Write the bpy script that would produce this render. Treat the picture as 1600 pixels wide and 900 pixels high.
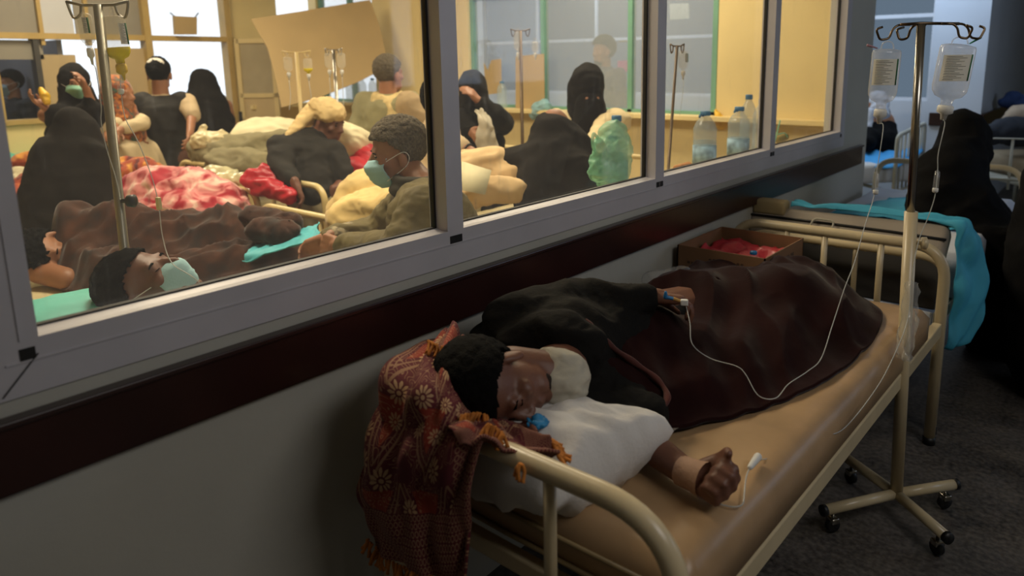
import bpy, bmesh, math, random
import numpy as np
from mathutils import Vector, Matrix, noise
random.seed(7)
R = math.radians
S = bpy.context.scene
for o in list(bpy.data.objects): bpy.data.objects.remove(o)
COL = S.collection
# ------------------------------------------------------------------ camera
CAM = np.array([1.35, 0.0, 1.5]); PPX, PPY, FPX = 863.0, 317.0, 1129.0
_n = lambda v: v/np.linalg.norm(v)
_d3 = _n(np.array([930-PPX, 6150-PPY, FPX]))
_d1 = np.array([1775-PPX, 87-PPY, FPX]); _d1 = _n(_d1-_d1.dot(_d3)*_d3)
CM = np.array([np.cross(_d1, -_d3), _d1, -_d3])          # rows: world X, Y, Z in camera axes
cam_d = bpy.data.cameras.new('camera'); cam = bpy.data.objects.new('camera', cam_d); COL.objects.link(cam)
rt, up, bk = CM[:, 0], -CM[:, 1], -CM[:, 2]
cam.matrix_world = Matrix([[rt[i], up[i], bk[i], CAM[i]] for i in range(3)]+[[0, 0, 0, 1]])
cam_d.sensor_width = 36; cam_d.lens = FPX/1600*36
cam_d.shift_x = (800-PPX)/1600; cam_d.shift_y = (PPY-450)/1600
cam_d.clip_start = .05; cam_d.clip_end = 100
cam_d.dof.use_dof = True; cam_d.dof.focus_distance = 2.1; cam_d.dof.aperture_fstop = 2.8
S.camera = cam
S.view_settings.view_transform = 'Standard'; S.view_settings.look = 'None'
S.view_settings.exposure = 0; S.view_settings.gamma = 1; S.view_settings.use_curve_mapping = False
# ------------------------------------------------------------------ world: bright overcast daylight outside
w = bpy.data.worlds.new('daylight'); S.world = w; w.use_nodes = True
w.node_tree.nodes['Background'].inputs[0].default_value = (.86, .93, 1, 1)
w.node_tree.nodes['Background'].inputs[1].default_value = 1.6
def area(name, loc, rot, size, size_y, power, color):
    l = bpy.data.lights.new(name, 'AREA'); l.shape = 'RECTANGLE'; l.size = size; l.size_y = size_y
    l.energy = power; l.color = color
    o = bpy.data.objects.new(name, l); COL.objects.link(o); o.location = loc; o.rotation_euler = rot
    return o
# ward: three warm ceiling lamps; corridor: daylight from windows on the far side, plus added fills near and in the recess
WARM = (1, .85, .60)
area('ward_lamp', (-1.5, 1.6, 2.92), (0, 0, 0), 1.2, .5, 62, WARM)
area('ward_lamp', (-1.7, 4.0, 2.92), (0, 0, 0), 1.2, .5, 56, WARM)
area('ward_lamp', (-4.4, 2.2, 2.92), (0, 0, 0), 1.2, .5, 62, WARM)
area('corridor_window_light', (3.9, 5.5, 1.9), (0, R(90), 0), 1.2, 2.2, 16, (.62, .76, 1))
area('recess_fill_light', (-.6, 6.9, 2.6), (R(25), 0, 0), 2.2, .8, 26, (.62, .78, 1))  # unseen fill added under the recess ceiling, brightens its far wall
area('corridor_fill_light', (2.6, 1.2, 2.7), (0, R(35), 0), .8, 1.4, 16, (1, .96, .92))  # no lamp here: fill added high up to brighten the near bed and wall
area('side_room_light', (-3.4, 7.2, 2.6), (0, 0, 0), 2.5, 1.5, 45, (.66, .82, 1))
# ------------------------------------------------------------------ helpers
def ray(px, py): return CM @ np.array([px-PPX, py-PPY, FPX])
def at(px, py, d): return Vector(CAM+ray(px, py)*(d/FPX))
def onx(px, py, x): r = ray(px, py); return Vector(CAM+r*((x-CAM[0])/r[0]))
def ony(px, py, y): r = ray(px, py); return Vector(CAM+r*((y-CAM[1])/r[1]))
def onz(px, py, z): r = ray(px, py); return Vector(CAM+r*((z-CAM[2])/r[2]))
def lin(h):
    if isinstance(h, str):
        h = h.lstrip('#'); c = [int(h[i:i+2], 16)/255 for i in (0, 2, 4)]
    else: c = [v/255 for v in h]
    return tuple((v/12.92 if v <= .04045 else ((v+.055)/1.055)**2.4) for v in c)
MATS = {}
def mat(name, col, rough=.6, var=.12, scale=8, bump=.0, bscale=60, metal=0, sheen=0, trans=0, ior=1.45, alpha=1, spec=.5, sss=0, detail=4):
    if name in MATS: return MATS[name]
    m = bpy.data.materials.new(name); m.use_nodes = True; nt = m.node_tree; N = nt.nodes; L = nt.links
    b = N['Principled BSDF']; c = lin(col) if (isinstance(col, str) or max(col) > 1) else col
    tc = N.new('ShaderNodeTexCoord')
    if var:
        nz = N.new('ShaderNodeTexNoise'); nz.inputs['Scale'].default_value = scale; nz.inputs['Detail'].default_value = detail
        L.new(tc.outputs['Object'], nz.inputs['Vector'])
        mr = N.new('ShaderNodeMapRange'); mr.inputs[1].default_value = .3; mr.inputs[2].default_value = .7
        mr.inputs[3].default_value = 1-var; mr.inputs[4].default_value = 1+var
        L.new(nz.outputs[0], mr.inputs[0])
        vm = N.new('ShaderNodeVectorMath'); vm.operation = 'SCALE'; vm.inputs[0].default_value = c
        L.new(mr.outputs[0], vm.inputs['Scale']); L.new(vm.outputs[0], b.inputs['Base Color'])
    else: b.inputs['Base Color'].default_value = (*c, 1)
    b.inputs['Roughness'].default_value = rough; b.inputs['Metallic'].default_value = metal
    b.inputs['Specular IOR Level'].default_value = spec
    if sheen: b.inputs['Sheen Weight'].default_value = sheen; b.inputs['Sheen Roughness'].default_value = .4
    if trans: b.inputs['Transmission Weight'].default_value = trans; b.inputs['IOR'].default_value = ior
    if alpha < 1: b.inputs['Alpha'].default_value = alpha
    if sss: b.inputs['Subsurface Weight'].default_value = sss; b.inputs['Subsurface Radius'].default_value = (.02, .008, .004)
    if bump:
        n2 = N.new('ShaderNodeTexNoise'); n2.inputs['Scale'].default_value = bscale; n2.inputs['Detail'].default_value = 5
        L.new(tc.outputs['Object'], n2.inputs['Vector'])
        bp = N.new('ShaderNodeBump'); bp.inputs['Strength'].default_value = bump; bp.inputs['Distance'].default_value = .01
        L.new(n2.outputs[0], bp.inputs['Height']); L.new(bp.outputs[0], b.inputs['Normal'])
    MATS[name] = m; return m
def pane_mat(name, tint=(1, 1, 1), dust=.05, gloss=.08, dcol=(.8, .78, .72), streak=True):
    if name in MATS: return MATS[name]
    m = bpy.data.materials.new(name); m.use_nodes = True; nt = m.node_tree; N = nt.nodes; L = nt.links
    N.clear(); out = N.new('ShaderNodeOutputMaterial')
    tr = N.new('ShaderNodeBsdfTransparent'); tr.inputs[0].default_value = (*tint, 1)
    gl = N.new('ShaderNodeBsdfGlossy'); gl.inputs['Roughness'].default_value = .03
    df = N.new('ShaderNodeBsdfDiffuse'); df.inputs[0].default_value = (*dcol, 1)
    ge = N.new('ShaderNodeNewGeometry'); dp = N.new('ShaderNodeVectorMath'); dp.operation = 'DOT_PRODUCT'
    L.new(ge.outputs['Incoming'], dp.inputs[0]); L.new(ge.outputs['Normal'], dp.inputs[1])
    ab = N.new('ShaderNodeMath'); ab.operation = 'ABSOLUTE'; L.new(dp.outputs['Value'], ab.inputs[0])
    om = N.new('ShaderNodeMath'); om.operation = 'SUBTRACT'; om.inputs[0].default_value = 1; L.new(ab.outputs[0], om.inputs[1])
    pw_ = N.new('ShaderNodeMath'); pw_.operation = 'POWER'; pw_.inputs[1].default_value = 5; L.new(om.outputs[0], pw_.inputs[0])
    mu = N.new('ShaderNodeMath'); mu.operation = 'MULTIPLY_ADD'; mu.inputs[1].default_value = .6; mu.inputs[2].default_value = gloss*.6; L.new(pw_.outputs[0], mu.inputs[0])
    m1 = N.new('ShaderNodeMixShader'); L.new(mu.outputs[0], m1.inputs[0]); L.new(tr.outputs[0], m1.inputs[1]); L.new(gl.outputs[0], m1.inputs[2])
    m2 = N.new('ShaderNodeMixShader'); L.new(m1.outputs[0], m2.inputs[1]); L.new(df.outputs[0], m2.inputs[2])
    if streak:
        tc = N.new('ShaderNodeTexCoord'); mp = N.new('ShaderNodeMapping'); mp.inputs['Scale'].default_value = (1, 26, 3.5)
        L.new(tc.outputs['Object'], mp.inputs[0])
        nz = N.new('ShaderNodeTexNoise'); nz.inputs['Scale'].default_value = 2.2; nz.inputs['Detail'].default_value = 6; nz.inputs['Roughness'].default_value = .7
        L.new(mp.outputs[0], nz.inputs['Vector'])
        n3 = N.new('ShaderNodeTexNoise'); n3.inputs['Scale'].default_value = 3; L.new(tc.outputs['Object'], n3.inputs['Vector'])
        a = N.new('ShaderNodeMapRange'); a.inputs[1].default_value = .56; a.inputs[2].default_value = .82; a.inputs[3].default_value = 0; a.inputs[4].default_value = 1
        b = N.new('ShaderNodeMapRange'); b.inputs[1].default_value = .42; b.inputs[2].default_value = .7; b.inputs[3].default_value = 0; b.inputs[4].default_value = 1
        L.new(nz.outputs[0], a.inputs[0]); L.new(n3.outputs[0], b.inputs[0])
        c = N.new('ShaderNodeMath'); c.operation = 'MULTIPLY'; L.new(a.outputs[0], c.inputs[0]); L.new(b.outputs[0], c.inputs[1])
        d = N.new('ShaderNodeMath'); d.operation = 'MULTIPLY_ADD'; L.new(c.outputs[0], d.inputs[0]); d.inputs[1].default_value = .30; d.inputs[2].default_value = dust
        L.new(d.outputs[0], m2.inputs[0])
    else: m2.inputs[0].default_value = dust
    L.new(m2.outputs[0], out.inputs[0]); MATS[name] = m; return m
def emis(name, col, s):
    m = bpy.data.materials.new(name); m.use_nodes = True; N = m.node_tree.nodes; N.clear()
    e = N.new('ShaderNodeEmission'); e.inputs[0].default_value = (*lin(col), 1); e.inputs[1].default_value = s
    nz = N.new('ShaderNodeTexNoise'); nz.inputs['Scale'].default_value = 3
    o = N.new('ShaderNodeOutputMaterial'); m.node_tree.links.new(e.outputs[0], o.inputs[0]); return m
def shade(me, a=True):
    for p in me.polygons: p.use_smooth = a
def obj(name, bm, m, parent=None, smooth=True, local=False, label=None, kind=None):
    me = bpy.data.meshes.new(name)
    if isinstance(bm, bmesh.types.BMesh):
        bmesh.ops.recalc_face_normals(bm, faces=bm.faces); bm.to_mesh(me); bm.free()
    else: me = bm
    o = bpy.data.objects.new(name, me); COL.objects.link(o)
    me.materials.clear(); me.materials.append(m); shade(me, smooth)
    if smooth == 'auto' or smooth is True:
        pass
    if parent:
        o.parent = parent
        if not local: o.matrix_parent_inverse = pm(parent).inverted()
    if label: o['label'] = label
    if kind: o['kind'] = kind
    return o
def pm(o):
    if o.parent is None: return Matrix.LocRotScale(o.location, o.rotation_euler, o.scale)
    return pm(o.parent) @ o.matrix_parent_inverse @ Matrix.LocRotScale(o.location, o.rotation_euler, o.scale)
def thing(name, label, cat, loc=(0, 0, 0), rz=0, group=None):
    o = bpy.data.objects.new(name, None); COL.objects.link(o); o.empty_display_size = .1
    o.location = loc; o.rotation_euler = (0, 0, rz); o['label'] = label; o['category'] = cat
    if group: o['group'] = group
    return o
def tag(o, label, cat, group=None, kind=None):
    o['label'] = label; o['category'] = cat
    if group: o['group'] = group
    if kind: o['kind'] = kind
    return o
def struct(name, bm, m, smooth=False, label=None):
    o = obj(name, bm, m, smooth=smooth); o['kind'] = 'structure'
    if label: o['label'] = label
    return o
def dup(root, delta=None, label=None, rz=None):
    def cp(o, par):
        c = o.copy(); COL.objects.link(c); c.parent = par
        for ch in list(o.children): cp(ch, c)
        return c
    r = cp(root, None)
    if delta is not None: r.location = Vector(root.location)+Vector(delta)
    if rz is not None: r.rotation_euler.z += rz
    if label: r['label'] = label
    return r
NB = bmesh.new
def box(bm, c, s, rot=None, bev=0):
    c = Vector(c); M = Matrix.Translation(c)
    if rot is not None: M = M @ (rot.to_4x4() if isinstance(rot, Matrix) else Matrix.Rotation(rot, 4, 'Z'))
    r = bmesh.ops.create_cube(bm, size=1, matrix=M @ Matrix.Diagonal((*s, 1)))
    if bev:
        es = list({e for v in r['verts'] for e in v.link_edges})
        bmesh.ops.bevel(bm, geom=es, offset=bev, segments=2, affect='EDGES', profile=.5)
def bx(bm, a, b, bev=0):
    a = Vector(a); b = Vector(b); box(bm, (a+b)/2, [abs(b[i]-a[i]) for i in range(3)], None, bev)
def frame_of(d):
    d = d.normalized(); u = Vector((0, 0, 1)) if abs(d.z) < .9 else Vector((1, 0, 0))
    a = d.cross(u).normalized(); return a, a.cross(d).normalized()
def tube(bm, pts, r, n=12, closed=False, caps=True):
    pts = [Vector(p) for p in pts]; N_ = len(pts); rs = r if isinstance(r, (list, tuple)) else [r]*N_
    rings = []; a = None
    for i, p in enumerate(pts):
        if closed: d = (pts[(i+1) % N_]-pts[i-1])
        else: d = (pts[min(i+1, N_-1)]-pts[max(i-1, 0)])
        if d.length < 1e-9: d = Vector((0, 0, 1))
        d.normalize()
        if a is None: a, b = frame_of(d)
        else:
            a = (a-d*a.dot(d))
            if a.length < 1e-6: a, _ = frame_of(d)
            a.normalize()
        b = a.cross(d)
        rings.append([bm.verts.new(p+(a*math.cos(t)+b*math.sin(t))*rs[i]) for t in [2*math.pi*k/n for k in range(n)]])
    for i in range(N_ if closed else N_-1):
        A, B = rings[i], rings[(i+1) % N_]
        for k in range(n): bm.faces.new((A[k], A[(k+1) % n], B[(k+1) % n], B[k]))
    if caps and not closed: bm.faces.new(rings[0][::-1]); bm.faces.new(rings[-1])
def crom(P, k=8, closed=False):
    P = [Vector(p) for p in P]; out = []; n = len(P)
    for i in range(n if closed else n-1):
        if closed: a, b, c, d = P[i-1], P[i], P[(i+1) % n], P[(i+2) % n]
        else: a, b, c, d = P[max(i-1, 0)], P[i], P[i+1], P[min(i+2, n-1)]
        for j in range(k):
            t = j/k; out.append(.5*((2*b)+(c-a)*t+(2*a-5*b+4*c-d)*t*t+(3*b-a-3*c+d)*t**3))
    if not closed: out.append(P[-1])
    return out
def fillet(pts, r, n=6):
    pts = [Vector(p) for p in pts]; out = [pts[0]]
    for i in range(1, len(pts)-1):
        p = pts[i]; a = (pts[i-1]-p); b = (pts[i+1]-p); rr = min(r, a.length*.49, b.length*.49)
        A = p+a.normalized()*rr; B = p+b.normalized()*rr
        for k in range(n+1):
            t = k/n; out.append(A*(1-t)**2+p*2*t*(1-t)+B*t*t)
    out.append(pts[-1]); return out
def lathe(bm, prof, o=(0, 0, 0), axis=Vector((0, 0, 1)), n=24, sx=1, sy=1, rot=0):
    o = Vector(o); axis = Vector(axis).normalized(); a, b = frame_of(axis)
    if abs(axis.z) > .9:
        a = Vector((math.cos(rot), math.sin(rot), 0)); a = (a-axis*a.dot(axis)).normalized(); b = Vector((0, 0, 1)).cross(a); b = (b-axis*b.dot(axis)).normalized()
    rings = []
    for r, z in prof:
        rings.append([bm.verts.new(o+axis*z+(a*math.cos(t)*sx+b*math.sin(t)*sy)*max(r, 1e-4)) for t in [2*math.pi*k/n for k in range(n)]])
    for A, B in zip(rings, rings[1:]):
        for k in range(n): bm.faces.new((A[k], A[(k+1) % n], B[(k+1) % n], B[k]))
    bm.faces.new(rings[0][::-1]); bm.faces.new(rings[-1])
def ell(bm, c, r, rot=None, n=16):
    M = Matrix.Translation(Vector(c))
    if rot is not None: M = M @ rot.to_4x4()
    bmesh.ops.create_uvsphere(bm, u_segments=n, v_segments=max(6, n*2//3), radius=1, matrix=M @ Matrix.Diagonal((*r, 1)))
def cap(bm, p0, r0, p1, r1, n=14):
    p0 = Vector(p0); p1 = Vector(p1); d = p1-p0; L = d.length
    if L < 1e-6: ell(bm, p0, (r0,)*3, n=n); return
    d /= L; pr = []
    for k in range(5): t = math.pi/2*(k/4); pr.append((r0*math.sin(t)+1e-4, -r0*math.cos(t)))
    for k in range(5): t = math.pi/2*(k/4); pr.append((r1*math.cos(t)+1e-4, L+r1*math.sin(t)))
    lathe(bm, pr, p0, d, n)
def remesh(bm, voxel=.012, smooth=6, fac=.5, noise_amp=0, nscale=8):
    me = bpy.data.meshes.new('tmp'); bm.to_mesh(me); bm.free()
    o = bpy.data.objects.new('tmp', me); COL.objects.link(o)
    m = o.modifiers.new('r', 'REMESH'); m.mode = 'VOXEL'; m.voxel_size = voxel
    if smooth: s = o.modifiers.new('s', 'SMOOTH'); s.iterations = smooth; s.factor = fac
    dg = bpy.context.evaluated_depsgraph_get(); ev = o.evaluated_get(dg)
    out = bpy.data.meshes.new_from_object(ev); bpy.data.objects.remove(o); bpy.data.meshes.remove(me)
    if noise_amp:
        for v in out.vertices:
            p = v.co*nscale; f = 1-abs(noise.noise(Vector((p.x*.7, p.y*.7, p.z*1.3+3.7))))*2
            q = p*2.3; g = 1-abs(noise.noise(Vector((q.x+f, q.y*.8, q.z+9.1))))*2
            v.co += v.normal*(noise_amp*(f-.4+.35*(g-.4)))
    return out
def patch(name, G, m, parent=None, k=8, thick=.006, amp=0, fs=(6, 6), seed=0, uv=True, label=None):
    """cloth through a grid of control points (rows of 3-D points)"""
    rows = [crom(r, k) for r in G]; nc = len(rows[0])
    cols = [crom([rows[i][j] for i in range(len(rows))], k) for j in range(nc)]
    nr = len(cols[0]); bm = NB(); V = [[bm.verts.new(cols[j][i]) for j in range(nc)] for i in range(nr)]
    bm.verts.index_update(); ul = bm.loops.layers.uv.new('UVMap')
    for i in range(nr-1):
        for j in range(nc-1):
            f = bm.faces.new((V[i][j], V[i][j+1], V[i+1][j+1], V[i+1][j]))
            for l, (a, b) in zip(f.loops, ((i, j), (i, j+1), (i+1, j+1), (i+1, j))): l[ul].uv = (b/(nc-1), a/(nr-1))
    bm.normal_update()
    if amp:
        mv = []
        for i in range(nr):
            for j in range(nc):
                u, v = j/(nc-1)*fs[0], i/(nr-1)*fs[1]
                f = 1-2*abs(noise.noise(Vector((u, v, seed))))+.4*noise.noise(Vector((u*2.3, v*2.3, seed+9)))
                mv.append((V[i][j], V[i][j].normal*amp*(f-.5)))
        for v, d in mv: v.co += d
    me = bpy.data.meshes.new(name); bm.to_mesh(me); bm.free()
    o = obj(name, me, m, parent, label=label)
    if thick:
        s = o.modifiers.new('thickness', 'SOLIDIFY'); s.thickness = thick; s.offset = 0
    return o
def bumps(caps):
    """height field over rounded bodies (x0,y0,z0,x1,y1,z1,width)"""
    def f(x, y):
        h = 0
        for (x0, y0, z0, x1, y1, z1, wd) in caps:
            dx, dy = x1-x0, y1-y0; L2 = dx*dx+dy*dy+1e-9; t = max(0, min(1, ((x-x0)*dx+(y-y0)*dy)/L2))
            d = math.hypot(x-x0-dx*t, y-y0-dy*t)/wd; z = (z0+(z1-z0)*t)/(1+d**3.2)
            h = (h**4+z**4)**.25
        return h
    return f
def drape(name, outline, z0, hf, m, parent=None, rings=46, seg=150, amp=.02, fs=4, seed=0, thick=.012, edge=.10, warp=.5, center=None, ang=0, openf=None):
    P = crom([Vector((x, y, 0)) for x, y in outline], 10, True)
    # resample to seg points
    ls = [0]; n = len(P)
    for i in range(n): ls.append(ls[-1]+(P[(i+1) % n]-P[i]).length)
    Q = []; j = 0
    for s in range(seg):
        t = ls[-1]*s/seg
        while ls[j+1] < t: j += 1
        f = (t-ls[j])/(ls[j+1]-ls[j]+1e-9); Q.append(P[j % n].lerp(P[(j+1) % n], f))
    c = Vector((*center, 0)) if center else sum(Q, Vector())/seg
    bm = NB(); ul = bm.loops.layers.uv.new('UVMap'); grid = []
    ca, sa = math.cos(ang), math.sin(ang)
    for k in range(1, rings+1):
        t = k/rings; row = []
        for q in Q:
            p = c.lerp(q, t); de = (1-t)*(q-c).length
            e = min(1, de/edge); e = e*e*(3-2*e)
            if openf: oo = openf(p.x, p.y); e = e+(1-e)*oo
            u = (p.x*ca+p.y*sa)*fs; v = (-p.x*sa+p.y*ca)*fs*.55
            wx = noise.noise(Vector((u*.6, v*.6, seed+5)))*warp*2
            rg = 1-2*abs(noise.noise(Vector((u+wx, v+wx, seed))))
            r2 = 1-2*abs(noise.noise(Vector((u*2.1-wx, v*1.7, seed+3))))
            fo = amp*(rg*.75+r2*.35-.35)
            z = z0+hf(p.x, p.y)*(.15+.85*e)+fo*(.35+.65*e)+.006
            z = max(z, z0+.006)
            row.append(bm.verts.new((p.x, p.y, z)))
        grid.append(row)
    cz = bm.verts.new((c.x, c.y, z0+hf(c.x, c.y)+.006))
    for i in range(seg): bm.faces.new((cz, grid[0][i], grid[0][(i+1) % seg]))
    for A, B in zip(grid, grid[1:]):
        for i in range(seg): bm.faces.new((A[i], B[i], B[(i+1) % seg], A[(i+1) % seg]))
    for f in bm.faces:
        for l in f.loops: l[ul].uv = (l.vert.co.x, l.vert.co.y)
    o = obj(name, bm, m, parent)
    s = o.modifiers.new('thickness', 'SOLIDIFY'); s.thickness = thick; s.offset = -1
    return o
def pillow_mesh(c, sx, sy, sz, rot, seed=0, puff=1, wr=.006, quad=None):
    bm = NB(); n = 26; V = {}
    for side in (1, -1):
        for i in range(n+1):
            for j in range(n+1):
                if side == -1 and (i in (0, n) or j in (0, n)): V[(side, i, j)] = V[(1, i, j)]; continue
                u, v = i/n*2-1, j/n*2-1
                h = ((1-abs(u)**(3.4 if quad else 2.6))*(1-abs(v)**(3.4 if quad else 2.6)))**(.42 if quad else .55)*puff
                pin = 1-.07*(abs(u)**2)*(1-abs(v)**2)-.0; pin2 = 1-.07*(abs(v)**2)*(1-abs(u)**2)
                p = Vector((u*sx/2*pin2, v*sy/2*pin, side*sz/2*h))
                w_ = (1-2*abs(noise.noise(Vector((u*2.2+seed, v*2.2, side*3)))))*wr*2+noise.noise(Vector((u*5, v*5+seed, side)))*wr
                p.z += side*w_*min(1, h*1.5)
                if quad:
                    s_, t_ = .5+p.x/sx*(1.0), .5+p.y/sy; q0, q1, q2, q3 = [Vector(q) for q in quad]
                    g = q0*(1-s_)*(1-t_)+q1*s_*(1-t_)+q2*s_*t_+q3*(1-s_)*t_; p = g+Vector((0, 0, p.z))
                V[(side, i, j)] = bm.verts.new(p)
        for i in range(n):
            for j in range(n):
                q = [V[(side, i, j)], V[(side, i+1, j)], V[(side, i+1, j+1)], V[(side, i, j+1)]]
                bm.faces.new(q if side == 1 else q[::-1])
    bmesh.ops.transform(bm, matrix=Matrix.Translation(Vector(c)) @ rot.to_4x4(), verts=bm.verts)
    return bm
def eul(x, y, z): return Matrix.Rotation(R(z), 3, 'Z') @ Matrix.Rotation(R(y), 3, 'Y') @ Matrix.Rotation(R(x), 3, 'X')
def basis(F, U):
    F = Vector(F).normalized(); U = Vector(U); U = (U-F*U.dot(F)).normalized(); Rr = F.cross(U)   # right, forward, up
    return Matrix((Rr, F, U)).transposed()
# ------------------------------------------------------------------ anatomy
def head_prims(bm, c, B, s=1, neck=None, n=18):
    c = Vector(c); T = lambda p: c+B @ (Vector(p)*s)
    E = lambda p, r, rot=None: ell(bm, T(p), [q*s for q in r], B if rot is None else B @ rot, n)
    E((0, -.012, .035), (.074, .094, .084)); E((0, .025, -.030), (.060, .066, .084))
    E((0, .060, -.098), (.028, .028, .022)); E((.032, .035, -.078), (.022, .045, .026)); E((-.032, .035, -.078), (.022, .045, .026))
    cap(bm, T((0, .086, .008)), .009*s, T((0, .108, -.028)), .0125*s, 10)
    E((.012, .098, -.034), (.009, .011, .008)); E((-.012, .098, -.034), (.009, .011, .008))
    cap(bm, T((-.034, .076, .020)), .012*s, T((.034, .076, .020)), .012*s, 10)
    for x in (-1, 1):
        E((x*.042, .058, -.022), (.022, .024, .020)); E((x*.030, .073, .000), (.015, .013, .011))
        ell(bm, T((x*.077, -.008, -.012)), [q*s for q in (.009, .019, .033)], B @ eul(0, 0, x*-22), 12)
        E((x*.078, -.004, -.036), (.009, .012, .012))
    cap(bm, T((-.017, .087, -.060)), .008*s, T((.017, .087, -.060)), .008*s, 8)
    cap(bm, T((-.013, .085, -.071)), .009*s, T((.013, .085, -.071)), .009*s, 8)
    if neck is not None: cap(bm, T((0, -.022, -.055)), .054*s, neck, .060*s)
def hair_mesh(c, B, s=1, thick=1.0, amp=.003, low=-.045, front=.058, seed=0, bald=False):
    bm = NB(); ell(bm, (0, -.016, .038), (.080*thick, .101*thick, .092*thick), None, 110)
    dead = []
    for f in bm.faces:
        p = f.calc_center_median()
        if p.y > .03: lim = front-.004+(p.y-.03)*.15
        elif p.y > -.02: lim = -.0+(p.y+.02)/.05*(front-.012)
        else: lim = low
        if abs(p.x) > .06 and p.y > -.03 and p.y < .02: lim = max(lim, .006)
        lim += .004*noise.noise(p*90)
        if p.z < lim: dead.append(f)
    bmesh.ops.delete(bm, geom=dead, context='FACES')
    bm.normal_update()
    for v in bm.verts:
        v.co += v.normal*(amp*(noise.noise(v.co*70+Vector((seed, 0, 0)))*1.6+noise.noise(v.co*160)))
    for v in bm.verts: v.co = Vector(c)+B @ (v.co*s)
    return bm
def hair(parent, c, B, m, s=1, **k):
    o = obj('hair', hair_mesh(c, B, s, **k), m, parent)
    t = o.modifiers.new('thickness', 'SOLIDIFY'); t.thickness = .008*s; t.offset = -1; return o
def hand_prims(bm, wrist, d, n, side=1, s=1, curl=(25, 35, 25), tc=30, spread=5, tout=.8):
    """wrist, direction of the fingers, palm normal (towards the palm), side +-1 = thumb side"""
    d = Vector(d).normalized(); n = Vector(n); n = (n-d*n.dot(d)).normalized(); t = d.cross(n)*side
    wv = Vector(wrist); P = lambda a, b, c_: wv+(d*a+t*b+n*c_)*s
    cap(bm, P(-.02, 0, 0), .026*s, P(.02, 0, 0), .026*s, 12)
    for b, L, ll, r in ((.030, .086, .073, .0098), (.010, .090, .081, .0100), (-.011, .086, .075, .0095), (-.030, .078, .059, .0085)):
        cap(bm, P(.012, b*.55, 0), .0150*s, P(L, b, -.002), .0125*s, 10)
        cap(bm, P(.012, b*.55, .008), .013*s, P(L-.01, b, .006), .0105*s, 10)
        p = P(L, b, 0); ang = 0; sp = R(spread)*b/.03
        for q, (fr, cc) in enumerate(zip((.42, .32, .26), curl)):
            ang += R(cc)
            dd = (d*math.cos(ang)+n*math.sin(ang))+t*math.sin(sp)*math.cos(ang)
            e = p+dd.normalized()*ll*fr*s; cap(bm, p, r*(1-.08*q)*s, e, r*(.94-.08*q)*s, 10); p = e
    p = P(.018, .024, .006); e = P(.045, .046, .016); cap(bm, p, .0165*s, e, .0135*s, 10)
    dv = (d*.75+t*tout*.5+n*math.sin(R(tc))).normalized(); e2 = e+dv*.032*s; cap(bm, e, .0125*s, e2, .0108*s, 10)
    dv = (d*.7-t*math.sin(R(tc))*.7+n*math.sin(R(tc))*.9).normalized(); cap(bm, e2, .0108*s, e2+dv*.026*s, .0085*s, 10)
def limb(bm, a, b, c, r, n=12):
    cap(bm, a, r[0], b, r[1], n); cap(bm, b, r[1]*.98, c, r[2], n)
SKIN = mat('skin', '#9a6a4c', .5, .10, 14, .10, 220, sss=.06)
SKIN_D = mat('skin_dark', '#6f4837', .48, .12, 14, .10, 220, sss=.05)
HAIR = mat('black_hair', '#080706', .85, .3, 90, .4, 260, spec=.1)
HAIR_G = mat('greying_hair', '#5c5344', .75, .5, 120, .5, 260, spec=.2)
MASK = mat('surgical_mask', '#a5cfd6', .8, .06, 20, .15, 160)
STRAP = mat('white_elastic', '#e8e6e0', .7, .05)
def eyes(parent, c, B, s=1, closed=False):
    for x in (-1, 1):
        T = lambda p: Vector(c)+B @ (Vector(p)*s)
        bm = NB()
        if closed: tube(bm, [T((x*(.030+q*.012), .0865-abs(q)*.006, -.003-abs(q)*-.002)) for q in (-1, -.5, 0, .5, 1)], .0012*s, 6); obj('eyelashes', bm, HAIR, parent)
        else: ell(bm, T((x*.030, .078, .002)), (.011*s, .009*s, .0065*s), B, 12); obj('eye', bm, mat('dark_eye', '#1c1410', .2, .1), parent)
        bm = NB(); tube(bm, [T((x*(.030+q*.017), .0885-abs(q)*.008, .018-q*q*.004)) for q in (-1, -.5, 0, .5, 1)], [.001*s, .0028*s, .0032*s, .0028*s, .001*s], 6); obj('eyebrow', bm, HAIR, parent)
def face_mask(parent, c, B, s=1, m=None, low=True):
    T = lambda p: Vector(c)+B @ (Vector(p)*s); G = []
    for z, yy, wx in ((-.010, .104, .052), (-.034, .124, .064), (-.060, .118, .066), (-.092, .104, .056), (-.116, .078, .036)):
        G.append([T((wx*u, yy-(abs(u)**2)*(.060 if z > -.1 else .03), z+abs(u)*.004)) for u in (-1, -.5, 0, .5, 1)])
    o = patch('face_mask', G, m or MASK, parent, 5, .003*s, .0022*s, (1, 9))
    for x in (-1, 1):
        bm = NB(); tube(bm, crom([T((x*.05, .062, -.022)), T((x*.072, .03, -.004)), T((x*.087, -.012, .012)), T((x*.090, -.028, -.008)), T((x*.083, -.01, -.042)), T((x*.058, .06, -.085))], 5), .0014*s, 6)
        st = obj('ear_loop', bm, STRAP, o)
    return o
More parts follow.
